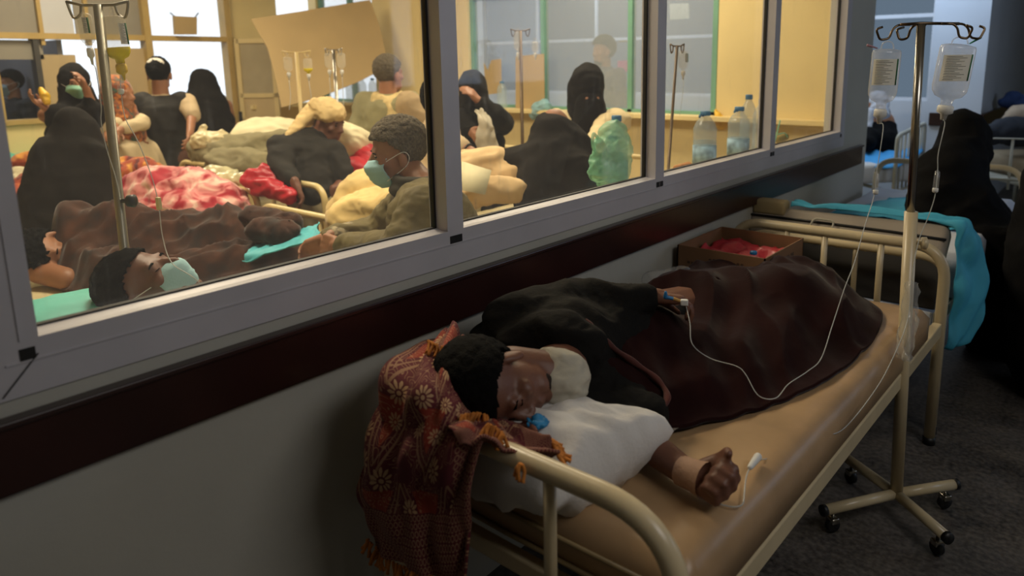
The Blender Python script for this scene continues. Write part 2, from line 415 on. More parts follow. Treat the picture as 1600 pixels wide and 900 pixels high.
def robe_mesh(rings, n=72, folds=11, amp=.07, seed=0, voxel=0):
    """lofted garment: rings of (x, y, z, rx, ry, yaw, fold strength)"""
    bm = NB(); R_ = []
    P = crom([Vector((a[0], a[1], a[2])) for a in rings], 6)
    Q = crom([Vector((a[3], a[4], a[6])) for a in rings], 6); Y = crom([Vector((a[5], 0, 0)) for a in rings], 6)
    for i, (p, q, y) in enumerate(zip(P, Q, Y)):
        row = []
        for k in range(n):
            t = 2*math.pi*k/n
            f = 1+q.z*amp*(math.sin(folds*t+seed+1.5*noise.noise(Vector((i*.08, 0, seed))))+1.4*noise.noise(Vector((math.cos(t)*2.5, math.sin(t)*2.5, i*.045+seed))))
            a, b = q.x*f*math.cos(t), q.y*f*math.sin(t); cy, sy = math.cos(y.x), math.sin(y.x)
            row.append(bm.verts.new((p.x+a*cy-b*sy, p.y+a*sy+b*cy, p.z)))
        R_.append(row)
    for A, B in zip(R_, R_[1:]):
        for k in range(n): bm.faces.new((A[k], A[(k+1) % n], B[(k+1) % n], B[k]))
    bm.faces.new(R_[0][::-1]); bm.faces.new(R_[-1]); return bm
# ------------------------------------------------------------------ structure materials
W_COR = mat('corridor_paint', '#b4b2a8', .55, .06, 2.2, .08, 40)
W_WARD = mat('ward_yellow_paint', '#e2cd92', .6, .06, 2.5, .05, 30)
W_WHITE = mat('recess_paint', '#c3cad4', .6, .05, 2, .05, 30)
ALU = mat('aluminium_frame', '#c0bdc2', .42, .05, 6, 0, metal=.1)
ALU_W = mat('white_frame_paint', '#c9cdd4', .5, .05, 6)
GREEN_F = mat('green_frame_paint', '#6b9d88', .5, .08, 6)
OCHRE_F = mat('ochre_frame_paint', '#b59a5c', .5, .1, 6)
RAIL = mat('maroon_wall_board', '#2e1714', .28, .2, 5, .03, 50, spec=.5)
RUBBER = mat('black_gasket', '#141210', .6, .1)
CEIL = mat('ceiling_paint', '#cfc9b8', .8, .04, 2)
def floor_mat():
    m = mat('corridor_terrazzo', '#4b4845', .42, .25, 3, .06, 30)
    nt = m.node_tree; N = nt.nodes; L = nt.links; b = N['Principled BSDF']
    tc = N.new('ShaderNodeTexCoord'); n1 = N.new('ShaderNodeTexNoise'); n1.inputs['Scale'].default_value = 55; n1.inputs['Detail'].default_value = 6
    n2 = N.new('ShaderNodeTexNoise'); n2.inputs['Scale'].default_value = 4.5; n2.inputs['Detail'].default_value = 5
    L.new(tc.outputs['Object'], n1.inputs['Vector']); L.new(tc.outputs['Object'], n2.inputs['Vector'])
    cr = N.new('ShaderNodeValToRGB'); cr.color_ramp.elements[0].position = .35; cr.color_ramp.elements[1].position = .7
    cr.color_ramp.elements[0].color = (*lin('#2f2c2a'), 1); cr.color_ramp.elements[1].color = (*lin('#76706a'), 1)
    mx = N.new('ShaderNodeMix'); mx.data_type = 'FLOAT'; mx.inputs[0].default_value = .45
    L.new(n1.outputs[0], mx.inputs[2]); L.new(n2.outputs[0], mx.inputs[3]); L.new(mx.outputs[0], cr.inputs[0]); L.new(cr.outputs[0], b.inputs['Base Color'])
    return m
FLOOR = floor_mat(); FLOOR_W = mat('ward_floor_tiles', '#9c8b6c', .4, .15, 3)
GLASS = pane_mat('dusty_window_glass', dust=.055, gloss=.045)
def bxs(lst, bev=0):
    bm = NB()
    for a, b in lst: bx(bm, a, b, bev)
    return bm
# floors, ceiling
struct('floor_corridor', bxs([((-.02, -2.6, -.1), (4.3, 12, 0)), ((-6.3, 5.08, -.1), (-.02, 12, 0))]), FLOOR)
struct('floor_ward', bxs([((-6.1, -1.7, -.1), (-.1, 5.06, 0))]), FLOOR_W)
struct('ceiling', bxs([((-6.2, -2.6, 3), (4.4, 12, 3.1))]), CEIL)
# partition between corridor and ward
struct('wall_left', bxs([((-.12, -2.6, 0), (0, 5.0, 1.0)), ((-.12, -2.6, 2.62), (0, 5.0, 3)), ((-.12, -2.6, 1.0), (0, .27, 2.62)), ((-.12, 4.56, 1.0), (0, 4.924, 2.62))]), W_COR)
struct('wall_corner', bxs([((-.12, 4.924, 0), (-.002, 5.08, 3))]), W_COR)
bm = NB(); bx(bm, (0, -2.6, .832), (.022, 4.924, .953), .004)
for y in (-.6, 1.02, 2.44, 3.6): pass
struct('trim_1', bm, RAIL, label='dark maroon board running along the corridor wall')
bm = NB(); bx(bm, (.001, -2.6, .945), (.030, 4.93, .957), .003); struct('trim_2', bm, mat('maroon_board_edge', '#33211f', .22, .1, 8, 0, spec=.6))
YJ = [(.349, 1.255), (1.312, 2.305), (2.367, 3.392), (3.456, 4.475)]
ZB, ZT = 1.075, 2.55
fr = NB()
bx(fr, (-.06, .268, .983), (.006, 4.56, ZB)); bx(fr, (-.06, .268, ZT), (.006, 4.56, 2.62))
for a, b in ((.268, .349), (1.255, 1.312), (2.305, 2.367), (3.392, 3.456), (4.475, 4.56)): bx(fr, (-.06, a, ZB), (.006, b, ZT))
bx(fr, (.004, .30, 1.038), (.0085, 4.52, 1.041)); bx(fr, (.004, .322, ZB), (.009, .325, ZT))
win = struct('window_1', fr, ALU, label='long aluminium window frame between corridor and ward')
for i, (a, b) in enumerate(YJ):
    g = NB(); bx(g, (-.048, a, ZB), (-.044, b, ZT)); obj('glass_pane', g, GLASS, win, smooth=False)
    k = NB(); t = .007
    for p, q in (((a, ZB), (b, ZB+t)), ((a, ZT-t), (b, ZT)), ((a, ZB), (a+t, ZT)), ((b-t, ZB), (b, ZT))): bx(k, (-.050, p[0], p[1]), (-.036, q[0], q[1]))
    obj('gasket', k, RUBBER, win, smooth=False)
    # sloping bead catches the ward's light
    k = NB(); v = [k.verts.new(p) for p in ((-.036, a, ZB+.004), (-.036, b, ZB+.004), (.006, b, ZB-.004), (.006, a, ZB-.004), (-.036, a, ZB-.004), (-.036, b, ZB-.004))]
    k.faces.new((v[0], v[1], v[2], v[3])); k.faces.new((v[0], v[3], v[4])); k.faces.new((v[1], v[5], v[2])); k.faces.new((v[0], v[4], v[5], v[1])); k.faces.new((v[3], v[2], v[5], v[4]))
    obj('glazing_bead', k, ALU, win, smooth=False)
    k = NB()
    for yy in (a-.018, b+.018): bx(k, (.0062, yy-.011, ZB-.034), (.0075, yy+.011, ZB-.014))
    obj('corner_plug', k, RUBBER, win, smooth=False)
bm = NB(); tube(bm, [(.008, .345, 1.048), (.008, .29, .99)], .0012, 6); obj('mitre_joint', bm, RUBBER, win)
# other corridor walls
struct('wall_right', bxs([((4.2, -2.6, 0), (4.32, 12, 3))]), W_COR)
struct('wall_back', bxs([((-.12, -2.7, 0), (4.3, -2.6, 3))]), W_COR)
struct('wall_far', bxs([((.3, 11.5, 0), (4.3, 11.6, 3))]), mat('far_yellow_wall', '#a8935c', .6, .05))
# recess: far wall with frosted windows
fw = [((-6.2, 7.6, 0), (.13, 7.72, 1.11)), ((-6.2, 7.6, 2.72), (.13, 7.72, 3)), ((-.15, 7.6, 1.11), (.13, 7.72, 2.72)), ((-1.12, 7.6, 1.11), (-.74, 7.72, 2.72)), ((-6.2, 7.6, 1.11), (-5.9, 7.72, 2.72))]
struct('wall_recess', bxs(fw), W_WHITE)
struct('wall_recess_side', bxs([((.13, 7.6, 0), (.30, 11.5, 3))]), W_WHITE)
struct('trim_3', bxs([((-.12, 7.575, .88), (.13, 7.6, 1.0)), ((.30, 7.6, .88), (.325, 11.5, 1.0))], .003), RAIL)
FROST = emis('frosted_daylight_pane', '#8fa6bd', .42); FROST2 = emis('frosted_daylight_pane_grey', '#8a9aa6', .36)
def frosted(n, x0, x1, z0, z1, y, nx, zs, m=None, fm=None, dark=()):
    bm = NB(); f = .035
    for i in range(nx+1):
        x = x0+(x1-x0)*i/nx; bx(bm, (x-f/2, y-.03, z0), (x+f/2, y+.03, z1))
    for z in zs: bx(bm, (x0, y-.032, z-f/2), (x1, y+.032, z+f/2))
    wf = struct('window_%d' % n, bm, fm or ALU_W)
    for i in range(nx):
        a = x0+(x1-x0)*i/nx; b = x0+(x1-x0)*(i+1)/nx
        g = NB(); bx(g, (a, y-.004, z0), (b, y+.004, z1)); obj('frosted_pane', g, m or FROST, wf, smooth=False)
frosted(2, -.74, -.15, 1.11, 2.72, 7.66, 1, (1.12, 1.90, 2.7))
frosted(3, -5.9, -1.12, 1.11, 2.72, 7.66, 5, (1.12, 1.78, 2.7))
bm = NB(); bx(bm, (-.40, 7.57, 1.50), (-.385, 7.60, 1.505)); 
# end wall of the ward, sill at hip height, green framed panes looking into the recess
ew = [((-6.1, 4.94, 0), (-.12, 5.06, 1.075)), ((-6.1, 4.94, 2.6), (-.12, 5.06, 3)), ((-1.03, 4.94, 1.075), (-.12, 5.06, 2.6)), ((-4.10, 4.94, 1.075), (-3.56, 5.06, 2.6)), ((-4.9, 4.90, 1.0), (-4.18, 5.10, 3)), ((-6.1, 4.94, 1.075), (-5.95, 5.06, 2.6))]
struct('wall_end', bxs(ew), W_WARD)
struct('trim_4', bxs([((-6.0, 4.80, 1.075), (-.13, 5.0, 1.105))]), W_WARD, label='window ledge along the end wall of the ward')
def ward_win(n, x0, x1, mull, m):
    bm = NB(); f = .04
    for x in mull: bx(bm, (x-f/2, 4.97, 1.105), (x+f/2, 5.03, 2.6))
    bx(bm, (x0, 4.97, 2.08), (x1, 5.03, 2.14)); bx(bm, (x0, 4.97, 1.105), (x1, 5.03, 1.13)); bx(bm, (x0, 4.97, 2.56), (x1, 5.03, 2.6))
    wf = struct('window_%d' % n, bm, m); g = NB(); bx(g, (x0, 4.998, 1.12), (x1, 5.002, 2.58))
    obj('glass_pane', g, pane_mat('hazy_inner_glass', dust=.22, gloss=.04, dcol=(.62, .70, .78), streak=False), wf, smooth=False)
ward_win(4, -3.56, -1.05, (-3.54, -2.69, -1.80, -1.07), GREEN_F)
bm = NB(); bx(bm, (-4.9, 4.95, 1.3), (-5.9, 5.03, 1.34))
ward_win(5, -5.95, -4.9, (-5.93, -5.4, -4.92), GREEN_F)
# near end of the ward
struct('wall_ward_near', bxs([((-6.1, -1.7, 0), (-.12, -1.6, 3))]), W_WARD)
# opposite side of the ward: parapet, ochre frame, grey and cardboard panes, bright doorway
X6 = -6.0
struct('wall_ward_side', bxs([((-6.1, -1.6, 0), (X6, 3.13, 1.06)), ((-6.1, 3.93, 0), (X6, 4.94, 1.06)), ((-6.1, -1.6, 2.75), (X6, 4.94, 3)), ((-6.1, 3.93, 1.06), (X6, 4.48, 2.75)), ((-6.1, -1.6, 1.06), (X6, 1.0, 2.75))]), W_WARD)
bm = NB()
bx(bm, (-6.08, 1.0, 1.75), (-5.96, 3.95, 1.80))
for y in (1.88, 3.11, 3.90): bx(bm, (-6.08, y-.03, 1.06 if y < 3.05 else 0), (-5.95, y+.03, 2.75))
bx(bm, (-6.07, 1.0, 1.04), (-5.96, 3.1, 1.08))
for y in (2.26, 2.62): bx(bm, (-6.06, y-.015, 1.7), (-5.98, y+.015, 2.75))
wf = struct('window_6', bm, OCHRE_F, label='ochre framed glazed screen beside the bright doorway')
PG = mat('painted_grey_pane', '#8f8a7e', .5, .08, 3); PB = mat('beige_covered_pane', '#b5a078', .7, .07, 3); PL = mat('pale_frosted_pane', '#c9ccd2', .5, .04, 3)
for nm, m, y0, y1, z0, z1 in (('painted_pane', PG, 1.0, 2.24, 1.79, 2.75), ('painted_pane', PL, 2.25, 2.52, 1.79, 2.75), ('painted_pane', PG, 2.53, 3.08, 1.79, 2.75),
                             ('painted_pane', PG, 1.9, 2.26, 1.58, 1.74), ('covered_pane', PB, 2.20, 2.50, 1.08, 1.62), ('covered_pane', PB, 2.66, 3.08, 1.08, 1.68)):
    g = NB(); bx(g, (-6.03, y0, z0), (-6.02, y1, z1)); obj(nm, g, m, wf, smooth=False)
g = NB(); bx(g, (-6.015, 3.14, 1.80), (-6.01, 3.87, 2.72)); obj('glass_pane', g, pane_mat('clear_inner_glass', dust=.03, gloss=.04, streak=False), wf, smooth=False)
# dark framed hatch on the left with a room behind
bm = NB()
for a, b in (((-6.09, 1.0, 1.06), (-5.97, 1.90, 1.10)), ((-6.09, 2.18, 1.06), (-5.97, 2.22, 1.75))): bx(bm, a, b)
struct('trim_5', bm, mat('dark_hatch_frame', '#3c3a36', .5, .1))
struct('wall_outer_room', bxs([((-8.2, .6, 0), (-8.1, 2.44, 2.6)), ((-8.2, 2.40, 0), (-6.12, 2.44, 1.75)), ((-8.2, .5, 0), (-6.1, .6, 2.6))]), mat('grey_back_room', '#77777c', .6, .1, 2))
struct('floor_outside', bxs([((-12, -3, -.12), (-6.1, 9, -.02))]), mat('pale_courtyard', '#d8d2c4', .7, .08, 2))
# open door leaf
bm = NB(); y0, y1, z0, z1 = 3.93, 4.28, .05, 1.78; xd0, xd1 = -5.93, -5.50
dl = thing('door_1', 'cream framed glass door leaf standing open beside the bright doorway', 'door', (-5.9, 3.9, 0))
del dl['category']; dl['kind'] = 'structure'
DC = mat('cream_door_paint', '#d2bd88', .5, .06)
p0 = Vector((-5.93, 3.94, 0)); p1 = Vector((-5.62, 4.20, 0)); dd = (p1-p0); yaw = math.atan2(dd.y, dd.x); Ld = dd.length
def dbox(bm, u0, u1, z0, z1, t=.04): c = p0+dd.normalized()*(u0+u1)/2; box(bm, (c.x, c.y, (z0+z1)/2), (u1-u0, t, z1-z0), yaw)
bm = NB(); f = .045
dbox(bm, 0, f, .02, 1.78); dbox(bm, Ld-f, Ld, .02, 1.78)
for z in (.02, 1.18, 1.735, .92): dbox(bm, 0, Ld, z, z+f)
obj('door_frame', bm, DC, dl, smooth=False)
bm = NB(); dbox(bm, f, Ld-f, 1.2, 1.74, .008); obj('glass_pane', bm, mat('grey_door_glass', '#a89c80', .25, .05), dl, smooth=False)
bm = NB(); dbox(bm, f, Ld-f, .06, 1.19, .012); obj('lower_panel', bm, mat('beige_door_panel', '#bda77c', .5, .05), dl, smooth=False)
bm = NB(); c = p0+dd.normalized()*.02; box(bm, (c.x, c.y-.03, .98), (.03, .03, .12), yaw, .004); obj('lock', bm, RUBBER, dl, smooth=False)
# three ceiling lamps of the ward
for i, (x, y) in enumerate(((-1.5, 1.6), (-1.7, 4.0), (-4.4, 2.2))):
    t = thing('ceiling_lamp', 'white fluorescent batten on the ward ceiling '+('over the beds nearest the left pane', 'nearest the green framed end windows', 'nearest the bright doorway')[i], 'lamp', (x, y, 3), 0, 'ward ceiling lamps')
    b = NB(); bx(b, (x-.6, y-.06, 2.955), (x+.6, y+.06, 3)); obj('housing', b, ALU_W, t, smooth=False)
    b = NB(); tube(b, [(x-.58, y, 2.94), (x+.58, y, 2.94)], .014, 10); obj('lamp_tube', b, emis('lit_tube_%d' % i, '#ffe6b8', 3), t)
# ================================================================== corridor objects
STEEL = mat('chrome_steel', '#a9a59c', .25, .05, 10, 0, metal=1)
CREAM = mat('cream_enamel', '#c9b894', .32, .08, 9, .02, 80, spec=.6)
CREAM_G = mat('grey_cream_enamel', '#a7a291', .35, .1, 9, .02, 80)
VINYL = mat('tan_vinyl_mattress', '#a98a66', .36, .18, 5, .12, 12, spec=.5)
VINYL_S = mat('old_vinyl_side', '#8b7753', .5, .25, 6, .15, 20)
LINEN = mat('white_linen', '#d9d6d2', .85, .05, 6, .12, 120)
SHEET_W = mat('white_sheet', '#c8cfdd', .85, .05, 6, .10, 60)
TEAL = mat('teal_disposable_sheet', '#3fa3c4', .7, .08, 5, .12, 40)
BLACK = mat('black_abaya_cloth', '#060506', .9, .3, 6, .1, 60, spec=.2)
JACKET = mat('black_jacket_cloth', '#0f0d0a', .85, .25, 12, .2, 90, spec=.2)
PLASTIC_B = mat('black_plastic', '#121212', .45, .1)
CLEAR = pane_mat('clear_plastic', dust=.10, gloss=.10, dcol=(.8, .82, .84), streak=False)
CLEAR_B = pane_mat('milky_bottle_plastic', dust=.30, gloss=.12, dcol=(.80, .82, .86), streak=False)
CLEAR_T = mat('clear_tubing', '#c4c7c4', .25, .05, spec=.8, alpha=.6)
WHITE_P = mat('white_plastic', '#dcdcd8', .4, .03)
BLUE_P = mat('blue_plastic', '#1f6ea6', .4, .05)
def arch(bm, x0, x1, y, zt, zb, r, rc, n=14, yb=None):
    yb = y if yb is None else yb
    tube(bm, fillet([(x0, yb, zb), (x0, y, zt), (x1, y, zt), (x1, yb, zb)], rc, 10), r, n)
def end_rail(t, x0, x1, y, zt, bars, r=.019, rc=.12, rb=.012, zl=.44, m=None):
    m = m or CREAM
    b = NB(); arch(b, x0, x1, y, zt, .02, r, rc); o = obj('end_rail', b, m, t)
    for x in (x0, x1): b = NB(); tube(b, [(x, y, 0), (x, y, .03)], r*1.15, 12); obj('rubber_foot', b, PLASTIC_B, o)
    b = NB(); tube(b, [(x0, y, zl), (x1, y, zl)], r*.8, 10); obj('cross_bar', b, m, o)
    for x in bars: b = NB(); tube(b, [(x, y, zl), (x, y, zt)], rb, 10); obj('upright_bar', b, m, o)
    return o
# ---- near bed
bed = thing('hospital_bed', 'near cream hospital bed with tan vinyl mattress carrying the patient in the black jacket', 'bed', (.44, 1.9, 0))
end_rail(bed, .17, .885, .895, .80, (.28, .625), .0205, .155, .0125)
end_rail(bed, .02, .872, 2.985, .80, (.26, .42, .64), .0205, .13, .0125)
def rotp(bm, a=-1.0, c=(.45, 1.9)):
    bmesh.ops.rotate(bm, verts=bm.verts, cent=(c[0], c[1], 0), matrix=Matrix.Rotation(R(a), 3, 'Z'))
b = NB()
for x in (.05, .85): bx(b, (x-.016, .93, .458), (x+.016, 2.96, .512), .004)
for y in (1.0, 2.9): bx(b, (.05, y-.015, .46), (.85, y+.015, .50), .004)
for y in (1.3, 1.7, 2.1, 2.5): bx(b, (.05, y-.012, .47), (.85, y+.012, .49), .003)
rotp(b); obj('bed_frame', b, CREAM, bed, smooth=False)
def mattress_mesh(x0, x1, y0, y1, z0, z1, bev=.045, wr=.004, sag=.0, seed=0):
    b = NB(); bmesh.ops.create_grid(b, x_segments=34, y_segments=70, size=.5)
    g = b.verts[:]
    r = bmesh.ops.extrude_face_region(b, geom=b.faces[:])
    ex = [v for v in r['geom'] if isinstance(v, bmesh.types.BMVert)]
    for v in g: v.co.z = 1
    for v in b.verts:
        u, w = v.co.x*2, v.co.y*2; top = v.co.z > .5
        X = x0+(x1-x0)*(u+1)/2; Y = y0+(y1-y0)*(w+1)/2; d = min(X-x0, x1-X, Y-y0, y1-Y)
        dd = max(0, 1-d/bev); off = bev*(1-math.sqrt(max(0, 1-dd*dd)))*.8
        if top:
            v.co = Vector((X, Y, z1-off+wr*(noise.noise(Vector((X*6, Y*3+seed, 0)))+.5*noise.noise(Vector((X*3, Y*16, seed))))-sag*(1-u*u)))
        else: v.co = Vector((X, Y, z0+off*.35))
    bulge = 1
    return b
b = mattress_mesh(.035, .868, 1.0, 2.72, .512, .645, .05, .005, .006); rotp(b)
o = obj('mattress', b, VINYL, bed)
b = NB(); 
for z in (.540, .590): tube(b, [(.05, .998, z), (.44, .994, z-.004), (.85, .998, z)], .005, 8)
rotp(b); obj('mattress_piping', b, VINYL_S, o)
# ---- shawl over the head rail
def shawl_mat():
    m = bpy.data.materials.new('woven_shawl'); m.use_nodes = True; nt = m.node_tree; N = nt.nodes; L = nt.links; bs = N['Principled BSDF']
    uv = N.new('ShaderNodeUVMap'); uv.uv_map = 'UVMap'
    mp = N.new('ShaderNodeMapping'); mp.inputs['Scale'].default_value = (5.2, 6.5, 1); L.new(uv.outputs[0], mp.inputs[0])
    def M(op, a, b_=None, c=None):
        n = N.new('ShaderNodeMath'); n.operation = op
        for i, v in enumerate((a, b_, c)):
            if v is None: continue
            if isinstance(v, (int, float)): n.inputs[i].default_value = v
            else: L.new(v, n.inputs[i])
        return n.outputs[0]
    vo = N.new('ShaderNodeTexVoronoi'); vo.voronoi_dimensions = '2D'; vo.inputs['Scale'].default_value = 1; vo.inputs['Randomness'].default_value = .55; L.new(mp.outputs[0], vo.inputs['Vector'])
    sb = N.new('ShaderNodeVectorMath'); sb.operation = 'SUBTRACT'; L.new(mp.outputs[0], sb.inputs[0]); L.new(vo.outputs['Position'], sb.inputs[1])
    sx = N.new('ShaderNodeSeparateXYZ'); L.new(sb.outputs[0], sx.inputs[0])
    ang = M('ARCTAN2', sx.outputs[1], sx.outputs[0]); rad = vo.outputs['Distance']
    pet = M('SINE', M('MULTIPLY', ang, 11)); lim = M('MULTIPLY_ADD', pet, .05, .24)
    fl = M('MULTIPLY', M('LESS_THAN', rad, lim), M('GREATER_THAN', rad, .10)); fl = M('MULTIPLY', fl, M('GREATER_THAN', pet, -.45))
    ce = M('LESS_THAN', rad, .055)
    sel = N.new('ShaderNodeSeparateColor'); L.new(vo.outputs['Color'], sel.inputs[0])
    flo = M('MULTIPLY', M('MAXIMUM', fl, ce), M('GREATER_THAN', sel.outputs[0], .35))
    # triangles with inner lines
    s2 = N.new('ShaderNodeSeparateXYZ'); L.new(mp.outputs[0], s2.inputs[0])
    tx = M('ABSOLUTE', M('SUBTRACT', M('FRACT', M('MULTIPLY', s2.outputs[0], .5)), .5)); ty = M('FRACT', M('MULTIPLY', s2.outputs[1], .45))
    td = M('SUBTRACT', M('MULTIPLY', tx, 2), M('SUBTRACT', 1, ty))
    tri = M('LESS_THAN', M('ABSOLUTE', td), .035); tri2 = M('LESS_THAN', M('ABSOLUTE', M('ADD', td, .16)), .02)
    fill = M('MULTIPLY', M('LESS_THAN', td, -.3), M('GREATER_THAN', ty, .1))
    # small scrolls
    wv = N.new('ShaderNodeTexNoise'); wv.inputs['Scale'].default_value = 3.6; wv.inputs['Detail'].default_value = 0; L.new(mp.outputs[0], wv.inputs['Vector'])
    scr = M('LESS_THAN', M('ABSOLUTE', M('SUBTRACT', M('FRACT', M('MULTIPLY', wv.outputs[0], 7)), .5)), .09)
    scr = M('MULTIPLY', scr, M('GREATER_THAN', rad, .36))
    # dotted border towards the lower hem
    suv = N.new('ShaderNodeSeparateXYZ'); L.new(uv.outputs[0], suv.inputs[0])
    v2 = N.new('ShaderNodeTexVoronoi'); v2.voronoi_dimensions = '2D'; v2.inputs['Scale'].default_value = 38; v2.inputs['Randomness'].default_value = 0; L.new(uv.outputs[0], v2.inputs['Vector'])
    dots = M('MULTIPLY', M('GREATER_THAN', v2.outputs['Distance'], .28), M('LESS_THAN', v2.outputs['Distance'], .44))
    bord = M('MAXIMUM', M('GREATER_THAN', suv.outputs[1], .80), M('GREATER_THAN', suv.outputs[0], .80))
    li = M('MINIMUM', 1, M('ADD', M('ADD', tri, tri2), scr))
    main = M('MAXIMUM', flo, M('MULTIPLY', li, .55)); pat = M('ADD', M('MULTIPLY', main, M('SUBTRACT', 1, bord)), M('MULTIPLY', M('MULTIPLY', dots, .6), bord))
    nz = N.new('ShaderNodeTexNoise'); nz.inputs['Scale'].default_value = 260; L.new(uv.outputs[0], nz.inputs['Vector'])
    g = N.new('ShaderNodeMix'); g.data_type = 'RGBA'; L.new(M('MULTIPLY', fill, M('SUBTRACT', 1, bord)), g.inputs[0])
    g.inputs[6].default_value = (*lin('#5e1f26'), 1); g.inputs[7].default_value = (*lin('#8f3322'), 1)
    c = N.new('ShaderNodeMix'); c.data_type = 'RGBA'; L.new(M('MULTIPLY', pat, M('MULTIPLY_ADD', nz.outputs[0], .8, .35)), c.inputs[0])
    L.new(g.outputs[2], c.inputs[6]); c.inputs[7].default_value = (*lin('#c9a57a'), 1)
    L.new(c.outputs[2], bs.inputs['Base Color']); bs.inputs['Roughness'].default_value = .9
    bp = N.new('ShaderNodeBump'); bp.inputs['Strength'].default_value = .3; bp.inputs['Distance'].default_value = .003
    L.new(nz.outputs[0], bp.inputs['Height']); L.new(bp.outputs[0], bs.inputs['Normal'])
    return m
SHAWL = shawl_mat(); TASSEL = mat('ochre_tassel_yarn', '#b8722c', .9, .3, 40, .3, 200)
sh = thing('woven_shawl', 'dark red patterned woven shawl with ochre fringe bundled over the head rail of the bed', 'shawl', (.25, .86, .82))
A = at
G = [[A(690, 522, 1.74), A(708, 518, 1.66), A(722, 526, 1.60), A(738, 548, 1.58)],
     [A(655, 540, 1.68), A(672, 545, 1.52), A(708, 555, 1.46), A(742, 590, 1.50)],
     [A(612, 572, 1.56), A(645, 595, 1.40), A(700, 610, 1.36), A(752, 632, 1.42)],
     [A(586, 630, 1.50), A(632, 650, 1.38), A(690, 660, 1.33), A(756, 668, 1.36)],
     [A(570, 690, 1.50), A(622, 700, 1.38), A(684, 705, 1.33), A(750, 690, 1.29)],
     [A(556, 760, 1.52), A(612, 770, 1.40), A(680, 770, 1.36), A(736, 760, 1.33)],
     [A(564, 815, 1.54), A(622, 828, 1.42), A(682, 835, 1.38), A(733, 830, 1.35)],
     [A(586, 862, 1.56), A(640, 890, 1.44), A(690, 905, 1.41), A(731, 912, 1.38)]]
patch('shawl_fall', G, SHAWL, sh, 14, .006, .030, (3.4, 3.2), 4)
Z = onz
G2 = [[Z(690, 560, .84), Z(735, 590, .80), Z(775, 645, .80), Z(815, 652, .80)],
      [Z(700, 610, .84), Z(742, 632, .82), Z(785, 662, .815), Z(840, 676, .81)],
      [Z(705, 655, .86), Z(745, 664, .84), Z(795, 684, .82), Z(858, 694, .80)],
      [Z(718, 690, .84), Z(756, 690, .838), Z(805, 704, .82), Z(870, 716, .79)]]
patch('shawl_end', G2, SHAWL, sh, 12, .006, .022, (3, 2.4), 12)
def tassels(path, L=.035, n=20, par=sh, g=Vector((0, 0, -1)), nm='fringe'):
    b = NB(); P = crom(path, 12); 
    for k in range(n):
        p = P[int(k/(n-1)*(len(P)-1))]; r = random.uniform
        d = (g+Vector((r(-.5, .5), r(-.5, .5), r(-.2, .2)))).normalized()
        tube(b, crom([p, p+d*L*.4+Vector((r(-1, 1), r(-1, 1), 0))*.004, p+d*L], 4), [.0035]*8+[.0045], 6)
    return obj(nm, b, TASSEL, par)
tassels([A(586, 862, 1.56), A(640, 890, 1.44), A(690, 905, 1.41)], .030, 30)
tassels([A(574, 842, 1.55), A(600, 868, 1.54)], .030, 9, g=Vector((-.4, -.3, -1)))
tassels([A(668, 532, 1.52), A(700, 548, 1.46), A(722, 575, 1.47)], .028, 22, g=Vector((.5, -.4, -.6)))
tassels([Z(722, 648, .86), Z(745, 644, .85), Z(762, 646, .84)], .024, 12, g=Vector((.1, -.5, -1)))
tassels([Z(764, 662, .85), Z(776, 668, .845), Z(788, 680, .84)], .030, 14, g=Vector((.2, -.6, -.8)))
tassels([Z(850, 684, .81), Z(866, 690, .805), Z(872, 714, .795)], .028, 20, g=Vector((.7, -.1, -.4)))
tassels([A(812, 724, 1.25), A(816, 726, 1.25)], .03, 4)
# ---- pillow
pw = obj('pillow', pillow_mesh((0, 0, 0), .50, .32, .155, eul(0, 0, 0), 2, 1, .012, [(.15, .915, .712), (.60, .925, .700), (.680, 1.262, .742), (.27, 1.05, .672)]), LINEN)
tag(pw, 'plump white pillow behind the cream head rail under the patient in the black jacket', 'pillow')
sd = NB(); tube(sd, crom([A(965, 718, 1.37), A(969, 735, 1.36), A(970, 752, 1.355)], 5), .0012, 6)
sd.free()
# ---- the patient
pt = thing('person', 'person in a black jacket asleep on their side under the maroon blanket', 'person', (.35, 1.5, .645))
Hc = onz(774, 598, .856); HB = basis((.82, -.14, -.55), (-.20, -.95, .09)); HS = .92
b = NB(); neck = Hc+Vector((.05, .15, -.03)); chest = A(880, 552, 1.82); hip = Vector((.33, 2.0, .718))
shU = A(808, 508, 1.80); elU = A(900, 474, 1.90); wrU = A(1012, 462, 1.97)
shL = onz(900, 630, .72); elL = onz(955, 652, .70); wrL = onz(1072, 738, .683)
head_prims(b, Hc, HB, HS, neck, 28)
cap(b, neck, .055, chest, .09); cap(b, chest, .115, hip, .085)
cap(b, shU, .050, chest, .08)
limb(b, shU, elU, wrU, (.05, .042, .028)); limb(b, shL, elL, wrL, (.05, .045, .0285)); cap(b, shL, .05, chest, .08)
kn = Vector((.54, 2.20, .705)); kn2 = Vector((.48, 2.24, .712)); an = Vector((.38, 2.42, .69)); an2 = Vector((.50, 2.45, .69))
cap(b, hip, .08, kn, .06); cap(b, kn, .055, an, .04); cap(b, hip, .08, kn2, .06); cap(b, kn2, .055, an2, .04)
cap(b, an, .04, an+Vector((.10, .06, -.01)), .025); cap(b, an2, .04, an2+Vector((.10, .05, -.01)), .025)
hd = (onz(1130, 762, .690)-wrL)
hand_prims(b, wrL+hd.normalized()*.012, hd, Vector((.15, -.45, .9)), -1, 1.0, (72, 88, 50), 50, 3, .5)
hdu = Vector((.80, .58, -.12)); hand_prims(b, wrU+hdu.normalized()*.012, hdu, Vector((.1, -.25, -1)), 1, .92, (30, 45, 30), 25, 4)
me = remesh(b, .0055, 3, .5, 0); body = obj('body', me, SKIN_D, pt)
